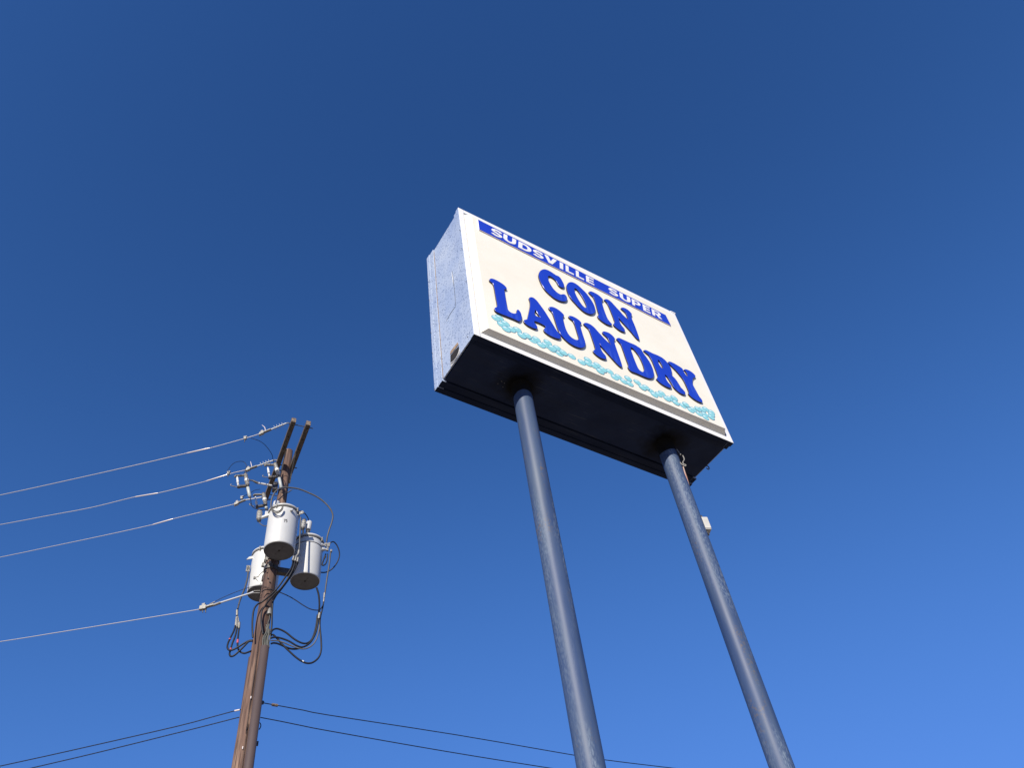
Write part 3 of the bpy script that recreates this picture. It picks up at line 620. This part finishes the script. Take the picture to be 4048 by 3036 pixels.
sheds('surge_arrester', atD(q2(608, 590), D7), atD(q2(597, 735), D7), 0.052, 5, t75, 'porcelain')
MB().bar(atD(q2(620, 700), D7), atD(q2(790, 640), D7-0.02), 0.05, 0.04).build('arrester_bracket', 'tank', t75, bevel=0.004)
MB().box(atD(q2(720, 640), D7), (right, tocam, K), (0.03, 0.03, 0.06)).build('bushing_boss', 'cover', t75, bevel=0.008)
cv = atD(q2(868, 510), D7+0.02)
MB().lathe(cv, (K+right*0.12), [(0.055, 0), (0.060, 0.02), (0.060, 0.10), (0.045, 0.125), (0.010, 0.13)], 18).build('bushing_cover', 'cover', t75)
tt = atD(q2(1240, 640), D7-0.1)
MB().bar(atD(q2(1200, 640), D7-0.12), atD(q2(1330, 600), D7-0.14), 0.012, 0.07).build('terminal_spade', 'galv', t75, bevel=0.003)
for dx, dy in ((1280, 605), (1280, 630), (1315, 597), (1315, 622)):
    MB().lathe(atD(q2(dx, dy), D7-0.16), tocam, [(0.007, 0), (0.007, 0.012)], 8).build('spade_bolt', 'steel_dark', t75)
MB().lathe(atD(q2(1130, 570), D7-0.26), tocam, [(0.03, 0), (0.034, 0.02), (0.02, 0.03)], 12).build('low_voltage_bushing', 'cover', t75)
# stencilled number on the curved tank front
def on_tank(tb, rad, q, off=0.0015):
    c = Vector((tb[1].x, tb[1].y, 0)); r = ray(q); d = Vector((r.x, r.y, 0)); o = Vector((CAM.x, CAM.y, 0))-c
    aa, bb, c_ = d.dot(d), 2*o.dot(d), o.dot(o)-(rad+off)**2
    return CAM + r*((-bb-math.sqrt(max(bb*bb-4*aa*c_, 0)))/(2*aa))
def strokes(tb, rad, paths, nm, parent, wpx):
    mb = MB()
    for P in paths:
        L = stroke(P, wpx, wpx); n = len(P)
        for i in range(n-1):
            qd = [L[i], L[i+1], L[2*n-2-i], L[2*n-1-i]]
            mb.add([on_tank(tb, rad, q2(*q)) for q in qd], [(0, 1, 2, 3)])
    return mb.build(nm, 'print', parent)
strokes(T75, 0.272, [[(1004, 722), (1029, 722), (1026, 730), (1016, 750), (1013, 766)]], 'number_print', t75, 10)
strokes(T75, 0.272, [[(1062, 722), (1041, 724)], [(1042, 720), (1039, 742)], [(1039, 741), (1050, 739), (1058, 746), (1058, 758), (1049, 766), (1038, 764)]], 'number_print', t75, 10)
# cable coil hung round the front of the tank and its bushing
tri = transformer(TRI, 0.268, 'pale grey transformer with a white bushing cover, seam round its tank', weld=True)
D8 = 12.45
sheds('surge_arrester', atD(q2(1338, 740), D8), atD(q2(1315, 870), D8), 0.048, 4, tri)
MB().tube(pts(q2, D8, 1318,880,1325,960,1338,1060,1342,1130), 0.017, 8, 3).build('arrester_lead', 'cable', tri)
cb = atD(q2(1400, 893), D8+0.1); ct = atD(q2(1425, 750), D8+0.1)
MB().lathe(cb, ct-cb, [(0.050, 0), (0.055, 0.012), (0.055, (ct-cb).length*0.86), (0.040, (ct-cb).length*0.95), (0.008, (ct-cb).length)], 18).build('bushing_cover', 'cover', tri)
sheds('bushing', atD(q2(1385, 1000), D8+0.1), atD(q2(1400, 905), D8+0.1), 0.042, 3, tri, 'tank_base')
for (x, y) in ((1635, 1140), (1670, 1215)):
    p = atD(q2(x, y), 12.5); MB().lathe(p-right*0.05, right, [(0.035, 0), (0.035, 0.05), (0.022, 0.06), (0.022, 0.09)], 14).build('low_voltage_bushing', 'cover', tri)
for (x, y, a, b) in ((1700, 1130, .05, .03), (1735, 1150, .04, .05), (1720, 1210, .03, .06), (1780, 1240, .03, .035), (1690, 1160, .025, .025), (1750, 1120, .03, .02)):
    MB().box(atD(q2(x, y), 12.48), (right, tocam, K), (a*0.6, 0.022, b*0.7)).build('terminal_clamp', 'galv', tri, bevel=0.004)
tle = transformer(TLE, 0.264, 'pale grey transformer half hidden behind the wooden pole, the lowest one')
e = -right
pl = atD(q3(440, 530), 13.0)
mb = MB(); mb.add([pl+right*0.06+K*0.05, pl+right*0.06-K*0.01, pl-right*0.05-K*0.045, pl-right*0.01+K*0.02]+[pl+tocam*0.02+right*0.06+K*0.05, pl+tocam*0.02+right*0.06-K*0.01, pl+tocam*0.02-right*0.05-K*0.045, pl+tocam*0.02-right*0.01+K*0.02],
       [(3, 2, 1, 0), (4, 5, 6, 7), (0, 1, 5, 4), (1, 2, 6, 5), (2, 3, 7, 6), (3, 0, 4, 7)]); mb.build('lifting_lug', 'tank', tle)
MB().box(atD(q3(418, 700), 12.95), (right, tocam, K), (0.035, 0.01, 0.07)).build('terminal_spade', 'galv', tle, bevel=0.003)
for dx, dy in ((400, 680), (425, 672), (402, 705), (428, 698)):
    MB().lathe(atD(q3(dx, dy), 12.93), tocam, [(0.008, 0), (0.008, 0.012)], 8).build('spade_bolt', 'steel_dark', tle)
MB().tube([on_tank(TLE, 0.264, q3(*q), 0.006) for q in ((660, 745), (610, 790), (585, 830), (530, 848), (560, 880), (600, 920), (628, 950))], 0.004, 5, 3).build('grounding_lead', 'strand', tle)
MB().box(on_tank(TLE, 0.264, q3(520, 848), 0.01), (right, tocam, K), (0.015, 0.012, 0.02)).build('grounding_clamp', 'galv', tle)

# ------------------------------------------------------------------ fused cutouts
def cutout(label, D, ins, arm, fuse, hinge, hook, tail, mount):
    base = atD(q1(*ins[1]), D)
    t = thing('fuse_cutout', label, 'fuse cutout', base, 'fuse cutouts beside the crossarm')
    P = lambda q, dd=0.0: atD(q1(*q), D+dd)
    a, b = P(ins[0]), P(ins[1]); d = b-a
    sheds('insulator', a, a+d*0.46, 0.040, 5, t, core=0.72)
    sheds('insulator', a+d*0.60, b, 0.040, 5, t, core=0.72)
    MB().lathe(a+d*0.45, d, [(0.042, 0), (0.042, d.length*0.16)], 18).build('insulator_collar', 'fuse', t)
    MB().bar(P(arm[0]), P(arm[1]), 0.045, 0.028).build('top_contact', 'galv', t, bevel=0.004)
    MB().bar(P(arm[1]), P(arm[1])-K*0.035, 0.03, 0.03).build('top_latch', 'steel_dark', t)
    f0, f1_ = P(fuse[0]), P(fuse[1]); fd = f1_-f0
    MB().lathe(f0, fd, [(0.014, -0.02), (0.014, 0.01), (0.020, 0.012), (0.020, fd.length*0.45), (0.024, fd.length*0.47), (0.024, fd.length*0.62), (0.019, fd.length*0.64), (0.019, fd.length)], 14).build('fuse_tube', 'fuse', t)
    MB().bar(P(hinge[0]), P(hinge[1]), 0.05, 0.045).build('hinge', 'steel_dark', t, bevel=0.006)
    MB().box(P(hinge[0]), (right, tocam, K), (0.024, 0.03, 0.022)).build('trunnion', 'steel_dark', t)
    MB().tube([P(hinge[0]), P(((hinge[0][0]+hook[1][0])/2, hook[1][1])), P(hook[0]), P((hook[0][0]-8, hook[0][1]-18)), P((hook[0][0]+6, hook[0][1]-26))], 0.008, 6, 3).build('hook', 'galv', t)
    if tail:
        ta, tb_ = P(tail[0]), P(tail[1]); L = (tb_-ta).length
        MB().lathe(ta, tb_-ta, [(0.022, 0), (0.030, 0.006), (0.032, L-0.006), (0.024, L)], 18).build('arrester', 'arrester', t)
        MB().lathe(tb_, tb_-ta, [(0.018, 0), (0.022, 0.01), (0.012, 0.03)], 12).build('end_cap', 'steel_dark', t)
    if mount: MB().bar(P(mount[0]), P(mount[1], mount[2]), 0.03, 0.02).build('mounting_bracket', 'steel_dark', t)
    return t
c_1 = cutout('fuse cutout held out on a white rod, farthest out from the pole', 12.35, ((500, 1062), (537, 1240)), ((500, 1076), (335, 1086)), ((364, 1112), (381, 1248)), ((388, 1262), (515, 1250)), ((265, 1246), (370, 1272)), ((537, 1272), (571, 1432)), None)
c_2 = cutout('fuse cutout with its long pale arrester close against the pole', 12.22, ((985, 885), (1045, 1080)), ((978, 905), (825, 905)), ((868, 960), (893, 1100)), ((898, 1112), (1025, 1095)), ((790, 1098), (870, 1112)), ((1052, 1118), (1088, 1290)), ((1030, 990), (1090, 1000), 0.15))
c_3 = cutout('fuse cutout at the crossarm end beside the finless insulator', 12.75, ((795, 1380), (832, 1558)), ((788, 1392), (640, 1396)), ((665, 1445), (686, 1580)), ((692, 1592), (812, 1570)), ((575, 1566), (660, 1590)), ((835, 1592), (848, 1625)), ((835, 1475), (905, 1475), 0.1))
st = thing('standoff_rod', 'white fibreglass standoff rod reaching from pole to a fuse cutout', 'standoff rod', atD(q1(955, 1250), 12.38))
MB().tube([atD(q1(965, 1252), 12.40), atD(q1(695, 1200), 12.36)], 0.019, 12).build('rod', 'fuse', st)
MB().tube([atD(q1(705, 1203), 12.36), atD(q1(660, 1185), 12.36), atD(q1(610, 1160), 12.36), atD(q1(540, 1155), 12.36)], [0.024, 0.022, 0.014, 0.012], 8, 2).build('rod_fitting', 'steel_dark', st)
MB().box(atD(q1(985, 1275), 12.42), (right, tocam, K), (0.05, 0.06, 0.09)).build('rod_bracket', 'steel_dark', st, bevel=0.01)

# ------------------------------------------------------------------ primary wires, dead ends, splices
def dead_end(label, att, ins0, ins1, clamp, wire, splices, shed, extra, wlabel, dirn=az(-90)):
    nrm = Vector((dirn.y, -dirn.x, 0)); Q = lambda q: atPlane(q, att, nrm)
    d = thing('dead_end_insulator', label, 'insulator', att, 'dead-end insulators holding the wires')
    a, b, c = Q(ins0), Q(ins1), Q(clamp)
    l = MB(); l.tube([att, Q(((q1i(att)[0]+ins0[0])/2, (q1i(att)[1]+ins0[1])/2-3)), a], 0.012, 6, 2); l.build('shackle', 'galv', d)
    MB().tube([a, b], 0.014, 10).build('insulator_core', 'cover', d)
    if shed:
        dv = b-a
        for k in range(shed):
            MB().lathe(a+dv*(0.22+0.17*k), dv, [(0.014, 0), (0.052, 0.008), (0.054, 0.011), (0.014, 0.014)], 16).build('shed', 'cover', d)
    MB().bar(b, b+(c-b)*0.75, 0.05, 0.022).build('clamp_body', 'galv', d, bevel=0.004)
    MB().box(c, ((c-b).normalized(), nrm, K), (0.05, 0.025, 0.035)).build('clamp_keeper', 'galv', d, bevel=0.006)
    for k in range(3):
        MB().tube([c+(c-b).normalized()*(0.035*(k-1))+K*0.03, c+(c-b).normalized()*(0.035*(k-1))-K*0.075], 0.008, 6).build('clamp_bolt', 'steel_dark', d)
    MB().box(c+K*0.05, ((c-b).normalized(), nrm, K), (0.02, 0.02, 0.02)).build('clamp_nut', 'galv', d)
    if extra: MB().tube([Q(e) for e in extra], [0.008, 0.008, 0.005], 6, 3).build('wire_tail', 'sleeve', d)
    W = [c]+[Q(e) for e in wire]
    sl = W[-1]-W[-2]; sl = sl/math.hypot(sl.x, sl.y)
    for k in range(1, 9):
        s = 4.0*k; W.append(W[len(wire)] + Vector((sl.x*s, sl.y*s, sl.z*s+0.0022*s*s)))
    wo = MB().tube(W, 0.0072, 6, 3).build('overhead_wire', 'alu'); tag(wo, wlabel, 'wire', 'bare wires strung to the pole')
    for (s0, s1) in splices:
        p0, p1 = Q(s0), Q(s1); pm = (p0+p1)/2
        MB().tube([p0, p0+(p1-p0)*0.06, p0+(p1-p0)*0.94, p1], [0.008, 0.0125, 0.0125, 0.008], 8).build('splice_sleeve', 'sleeve', wo)
    return d, Q
def q1i(P):
    v = P-CAM; z = v.dot(FW); return (PW/2+FPX*v.dot(RT)/z, PH/2-FPX*v.dot(UP)/z)
attA, attB, attC = atZ(q1(1235, 238), zarm), atZ(q1(1030, 840), zarm), atZ(q1(862, 1452), zarm)
dA, QA = dead_end('finned dead-end insulator at the crossarm tip that has no fuse cutout', attA, q1(1170, 222), q1(920, 322), q1(765, 385), [(970, 1733), (829, 1772), (738, 1792), (550, 1836), (362, 1878.5), (180, 1919), (0, 1958)],
    [((738, 1792), (829, 1771.5))], 4, (q1(825, 345), q1(815, 290), q1(770, 252)), 'bare overhead wire with one bright splice tied to the crossarm tip')
dB, QB = dead_end('finned dead-end insulator beside the top of the pole', attB, q1(955, 832), q1(690, 925), q1(540, 980), [(903, 1875), (814, 1903), (720, 1927), (624, 1950), (533, 1965), (362, 2007), (180, 2041), (0, 2075)],
    [((533, 1965), (624, 1950)), ((814, 1903), (901, 1876))], 4, (q1(603, 935), q1(592, 890), q1(583, 850)), 'bare overhead wire with two bright splices, the middle one of three')
dC, QC = dead_end('plain finless dead-end insulator at the crossarm end, behind a fuse cutout', attC, q1(760, 1440), q1(500, 1480), q1(355, 1540), [(800, 2024), (684, 2052), (603, 2075), (400, 2120), (200, 2162), (0, 2204)],
    [((603, 2075), (684, 2052))], 0, None, 'bare overhead wire with one bright splice ending at the finless insulator')
attN = atD(q3(612, 1085), DP-0.13)
nrm = Vector((az(-90).y, -az(-90).x, 0)); QN = lambda q: atPlane(q, attN, nrm)
dn = thing('dead_end_insulator', 'long white rod dead-end insulator at the lowest transformer', 'insulator', attN, 'dead-end insulators holding the wires')
mb = MB(); a0 = QN(q3(510, 1085)); mb.tube([attN+K*0.03, a0+K*0.025], 0.008, 6); mb.tube([attN-K*0.02, a0-K*0.02], 0.008, 6); mb.build('clevis', 'galv', dn)
c0 = QN(q4(380, 402)); MB().tube([a0, QN(q3(430, 1112)), c0], [0.022, 0.015, 0.015], 10).build('insulator_core', 'cover', dn)
MB().tube([QN(q4(450, 380)), QN(q4(340, 420))], 0.024, 8).build('end_fitting', 'galv', dn)
MB().bar(QN(q4(355, 410)), QN(q4(210, 452)), 0.05, 0.03).build('clamp_body', 'galv', dn, bevel=0.004)
cN = QN(q4(195, 455)); MB().box(cN, (az(-90), nrm, K), (0.06, 0.03, 0.04)).build('clamp_keeper', 'galv', dn, bevel=0.006)
for x in (190, 232): MB().tube([QN(q4(x, 440)), QN(q4(x, 525))], 0.009, 6).build('clamp_bolt', 'steel_dark', dn)
MB().box(QN(q4(203, 415)), (az(-90), nrm, K), (0.025, 0.02, 0.025)).build('clamp_nut', 'galv', dn)
MB().tube([QN(q4(290, 405)), QN(q4(370, 365))], 0.010, 6).build('wire_tail', 'galv', dn)
W = [cN]+[QN(q) for q in ((789.6, 2409.5), (600, 2441), (398, 2474), (200, 2506), (0, 2538))]
sl_ = W[-1]-W[-2]; sl_ = sl_/math.hypot(sl_.x, sl_.y); l0 = W[-1].copy()
for k in range(1, 9): s = 4.0*k; W.append(l0+Vector((sl_.x*s, sl_.y*s, sl_.z*s+0.0022*s*s)))
tag(MB().tube(W, 0.0072, 6, 3).build('overhead_wire', 'alu'), 'bare overhead wire running to the white rod below the transformers', 'wire', 'bare wires strung to the pole')
# hot-line connectors and thin jumpers
def jumper(label, path, r=0.0055, mt='cable'):
    return tag(MB().tube(path, r, 6, 4).build('jumper_wire', mt), label, 'jumper', 'thin jumper wires at the pole top')
for (Q, x, y, l) in ((QA, 495, 470, 'small bolted tap clamp on the wire tied to the crossarm tip'), (QB, 222, 1045, 'small bolted tap clamp on the twice-spliced overhead wire'), (QC, 440, 1450, 'small bolted tap clamp by the plain dead-end insulator')):
    p = Q(q1(x, y)); t = thing('tap_clamp', l, 'clamp', p, 'tap clamps on the overhead wires')
    MB().box(p, AX, (0.026, 0.022, 0.030)).build('clamp_body', 'galv', t, bevel=0.006)
    MB().box(p+K*0.04, AX, (0.034, 0.02, 0.010)).build('clamp_plate', 'galv', t, bevel=0.003)
    MB().tube([p-K*0.03, p-K*0.10], 0.009, 6).build('eye_bolt', 'steel_dark', t)
jumper('thin dark jumper drooping from the crossarm-tip wire to a cutout', [QA(q1(590, 465)), QA(q1(700, 500))]+pts(q1, (11.9, 12.2), 800,560,880,650,935,740,948,805,965,860))
jumper('thin jumper arching over the middle overhead wire', [QB(q1(205, 1000))]+pts(q1, 12.2, 262,920,330,866,420,846,480,862,514,920,492,1000,486,1045))
jumper('thin curved jumper behind the outermost fuse cutout', pts(q1, 12.7, 440,1430,530,1392,590,1360,650,1322,740,1306))
jumper('dark jumper sagging from the outer arrester to the stencilled transformer', pts(q1, (12.35, 12.0), 574,1440,585,1470,598,1560,640,1612,740,1640,880,1648), 0.008)
jumper('dark lead looping under the stencilled transformer arrester', pts(q2, 12.05, 597,765,640,810,690,832,725,825), 0.008, 'cable_grey')
jumper('dark lead bridging the stencilled transformer lid to the covered bushing', pts(q2, (12.1, 12.4), 1245,575,1320,600,1370,650,1400,700,1410,740), 0.009)
jumper('twisted dark leads crossing the pole above the transformers', pts(q2, (12.2, 12.35), 905,410,950,370,1010,310,1080,275,1135,235), 0.010)
jumper('pale wire ring on the pole above the transformers', pts(q2, 12.3, 940,250,975,285,1030,295,1080,270,1140,232), 0.007, 'cable_grey')

# ------------------------------------------------------------------ secondary cables
def cable(label, path, r=0.0152, mt='cable', group='insulated cables looped round the pole', bands=()):
    o = MB().tube(path, r, 8, 5).build('cable', mt); tag(o, label, 'cable', group)
    for (i, t0, t1) in bands:
        a, b = path[i], path[i+1]; MB().tube([a+(b-a)*t0, a+(b-a)*t1], r*1.2, 8).build('tape_band', 'tape', o)
    return o
cable('thick grey cable arching high over the transformers', pts(q2, (11.78, 12.5), 800,545,793,480,805,390,850,285,920,222,1000,196,1100,200,1250,222,1400,280,1550,352,1680,450,1772,560,1808,660,1790,770,1752,880,1718,1000,1705,1095), 0.0145, 'cable_grey')
cable('grey cable coil hung on the front of the stencilled transformer', [on_tank(T75, 0.272, q2(*q), 0.075) for q in ((795, 505), (822, 560), (880, 592), (945, 572), (985, 510), (975, 560), (930, 605), (870, 618), (820, 590), (800, 545))], 0.012, 'cable_grey')
cable('cable loop bulging out beside the seamed transformer', pts(q2, (12.48, 12.7), 1745,1130,1775,1100,1820,1090,1870,1140,1908,1230,1915,1320,1880,1425,1800,1530,1700,1588,1610,1592), 0.0115)
cable('short black cable loop tucked beside the seamed transformer', pts(q2, 12.55, 1720,1290,1715,1380,1690,1450,1650,1478,1635,1460,1650,1400,1690,1330), 0.012)
cable('second short black loop tucked beside the seamed transformer', pts(q2, 12.57, 1690,1290,1672,1340,1655,1390,1640,1440,1632,1475), 0.012)
cable('grey cable dropping beside the seamed transformer', pts(q3, 12.45, 1768,440,1750,620,1718,820,1695,980,1678,1110), 0.0145, 'cable_slate')
cable('grey cable dropping between two transformers to a clamp', pts(q2, 11.95, 1283,690,1276,800,1268,1000,1262,1150,1252,1240), 0.0145, 'cable_slate')
def clampset(label, D, items, z):
    t = thing('cable_clamp', label, 'clamp', atD(z(items[0][0], items[0][1]), D), 'cable splice clamps')
    for (x, y, x2, y2, r) in items:
        MB().tube([atD(z(x, y), D), atD(z(x2, y2), D)], r, 10).build('clamp_barrel', 'galv', t)
    return t
clampset('clamp joining cables between two transformers', 11.95, ((1252, 1230, 1240, 1290, .020), (1240, 1290, 1195, 1340, .016), (1170, 1330, 1150, 1395, .020), (1205, 1345, 1190, 1405, .019), (1240, 1350, 1225, 1420, .019)), q2)
clampset('long splice clamp above the cable loops marked with red tape', 12.7, ((690, 490, 690, 570, .021), (683, 590, 668, 715, .017), (690, 640, 690, 735, .015), (722, 670, 718, 755, .021), (700, 580, 715, 660, .010)), q4)
clampset('splice clamp on the grey dropping cable', 12.45, ((1965, 240, 1958, 310, .018), (1957, 310, 1952, 370, .014)), q4)
clampset('block clamp binding the cables before their big loops', 12.4, ((1893, 535, 1880, 615, .024),), q4)
DF = DP-0.19
cable('black cable crossing the pole and bending down at its edge', pts(q3, (11.98, DF), 1165,575,1120,700,1020,850,900,1020,780,1140,650,1245)+pts(q4, DF, 985,408,937,480,917,600,912,750,920,890))
cable('black cable crossing the pole and running down its face', pts(q3, (11.98, DF), 1200,590,1150,720,1060,880,950,1030,850,1120,762,1220,690,1320)+pts(q4, DF, 1053,500,1040,620,1050,720,1068,840))
cable('black cable crossing behind two others and down the pole edge', pts(q3, (11.98, DF), 1238,590,1180,720,1080,880,960,1040,885,1130,838,1210)+pts(q4, DF, 1212,370,1201,500,1196,700,1185,800))
cable('thin dark cable drooping from the pole to the block clamp', pts(q3, (DF, 12.4), 640,1085,680,1055,740,1045,830,1055,930,1085,1080,1150,1200,1220,1320,1300,1430,1360,1530,1382,1600,1368,1650,1290), 0.009)
cable('hair thin wire from the white rod over the lowest transformer', [QN(q4(370, 362)), QN(q4(520, 290)), QN(q4(700, 215))]+pts(q3, (12.5, DF), 400,1020,520,988,640,985,740,1010,830,1052), 0.005)
cable('thick black cable falling from beneath the seamed transformer', pts(q4, (12.6, 12.4), 1850,165,1878,260,1890,380,1888,470,1880,540), 0.017)
cable('black cable from the grey drop into the block clamp', pts(q4, 12.42, 1952,370,1935,470,1912,560,1900,640), 0.0125)
cable('highest black loop on the riser side of the pole', pts(q4, (12.4, DF), 1862,560,1845,700,1815,830,1770,930,1700,975,1620,965,1520,910,1400,815,1300,767,1240,765,1198,795,1180,840))
cable('second black loop on the riser side of the pole', pts(q4, (12.4, DF), 1878,600,1855,750,1820,860,1750,970,1650,1028,1560,1010,1450,945,1330,900,1240,885,1180,900))
cable('faded grey loop on the riser side of the pole', pts(q4, (12.42, DF), 1893,640,1886,750,1860,880,1800,990,1700,1050,1600,1050,1480,1010,1360,960,1260,935,1180,935), 0.0105, 'cable_grey')
cable('shallow black loop lying under the faded grey one', pts(q4, (12.42, DF), 1640,1035,1560,1056,1480,1055,1400,1030,1300,985,1230,970,1185,980))
lo = cable('longest black loop hanging lowest on the riser side', pts(q4, (12.42, DF+0.02), 1908,520,1896,700,1905,820,1916,950,1915,1080,1880,1180,1800,1250,1720,1266,1640,1240,1550,1180,1450,1090,1350,990,1270,900,1215,850,1180,865))
MB().tube(pts(q4, 12.37, 1640,1232,1660,1246), 0.017, 8).build('tape_band', 'fuse', lo)
cable('grey cable falling from the lowest transformer to its splice', pts(q3, (12.93, 12.7), 420,745,402,880,352,1050,292,1200,257,1320,240,1410), 0.0155, 'cable_slate')
cable('outermost black loop of the red-taped cables, one narrow band', pts(q4, (12.7, 12.45), 668,715,640,800,590,900,556,980,550,1040,580,1076,640,1065,720,1020,800,970,860,940,915,930), bands=((2, .1, .28),))
cable('lowest hanging black loop of the red-taped cables, one narrow band', pts(q4, (12.7, 12.45), 690,735,665,860,620,980,592,1080,580,1130,600,1165,650,1150,720,1090,800,1010,860,950,915,942), bands=((2, .7, .88),))
cable('innermost black loop of the taped cables, with wide red tape', pts(q4, (12.7, 12.45), 718,755,706,870,698,960,702,1040,732,1095,790,1120,850,1105,900,1085), bands=((1, .6, 1.15),))

# ------------------------------------------------------------------ communication lines below
def line(label, P0, px, dirn, sag=0.0016, r=0.0075):
    nr = Vector((dirn.y, -dirn.x, 0)); W = [P0]+[atPlane(q, P0, nr) for q in px]
    s_ = W[-1]-W[-2]; s_ = s_/math.hypot(s_.x, s_.y); l = W[-1].copy()
    for k in range(1, 9): s = 4.0*k; W.append(l+Vector((s_.x*s, s_.y*s, s_.z*s+sag*s*s)))
    o = MB().tube(W, r, 6, 3).build('communication_line', 'cable'); tag(o, label, 'cable', 'thin black lines low on the pole'); return o, nr
lR = atD(q5(1240, 528), DP-0.02); rl, nr = line('thin black line with pale sleeve running behind the sign posts', lR, [q5(1300, 540), q5(1480, 572), q5(1850, 640), q5(2212, 710), (1800, 2906), (2271, 2987.5), (2394, 3006), (2639, 3036)], az(57))
MB().tube([atPlane(q5(1380, 556), lR, nr), atPlane(q5(1468, 570), lR, nr)], 0.022, 10).build('line_sleeve', 'arm_end', rl)
line('lower thin black line without a sleeve, heading towards the sign posts', atD(q5(1215, 744), DP-0.02), [q5(1500, 798), q5(1850, 870), q5(2212, 940), (1750, 2970), (2159, 3036)], az(57))
lL = atD(q5(935, 630), DP-0.02); ll, nl = line('thin black line with a pale end leaving opposite the riser', lL, [q5(840, 648), q5(500, 740), q5(0, 873), (350, 2953), (25, 3025)], az(-88))
MB().tube([atPlane(q5(840, 648), lL, nl), atPlane(q5(915, 633), lL, nl)], 0.013, 8).build('line_sleeve', 'sleeve', ll)
line('lower thin black line leaving opposite the riser', atD(q5(905, 742), DP-0.02), [q5(840, 757), q5(450, 858), q5(0, 970), (430, 2966), (155, 3031)], az(-88))
MB().tube(pts(q5, DP-0.02, 1205,820,1220,850,1216,885,1195,920), 0.008, 6, 4).build('wire_staple', 'cable', up_)
MB().box(atD(q5(1165, 1125), DP-0.02), (right, tocam, K), (0.02, 0.02, 0.03)).build('wire_staple', 'steel_dark', up_)
MB().lathe(atD(q5(1246, 528), DP-0.02), tocam, [(0.025, -0.02), (0.025, 0.02)], 10).build('line_hook', 'steel_dark', up_)
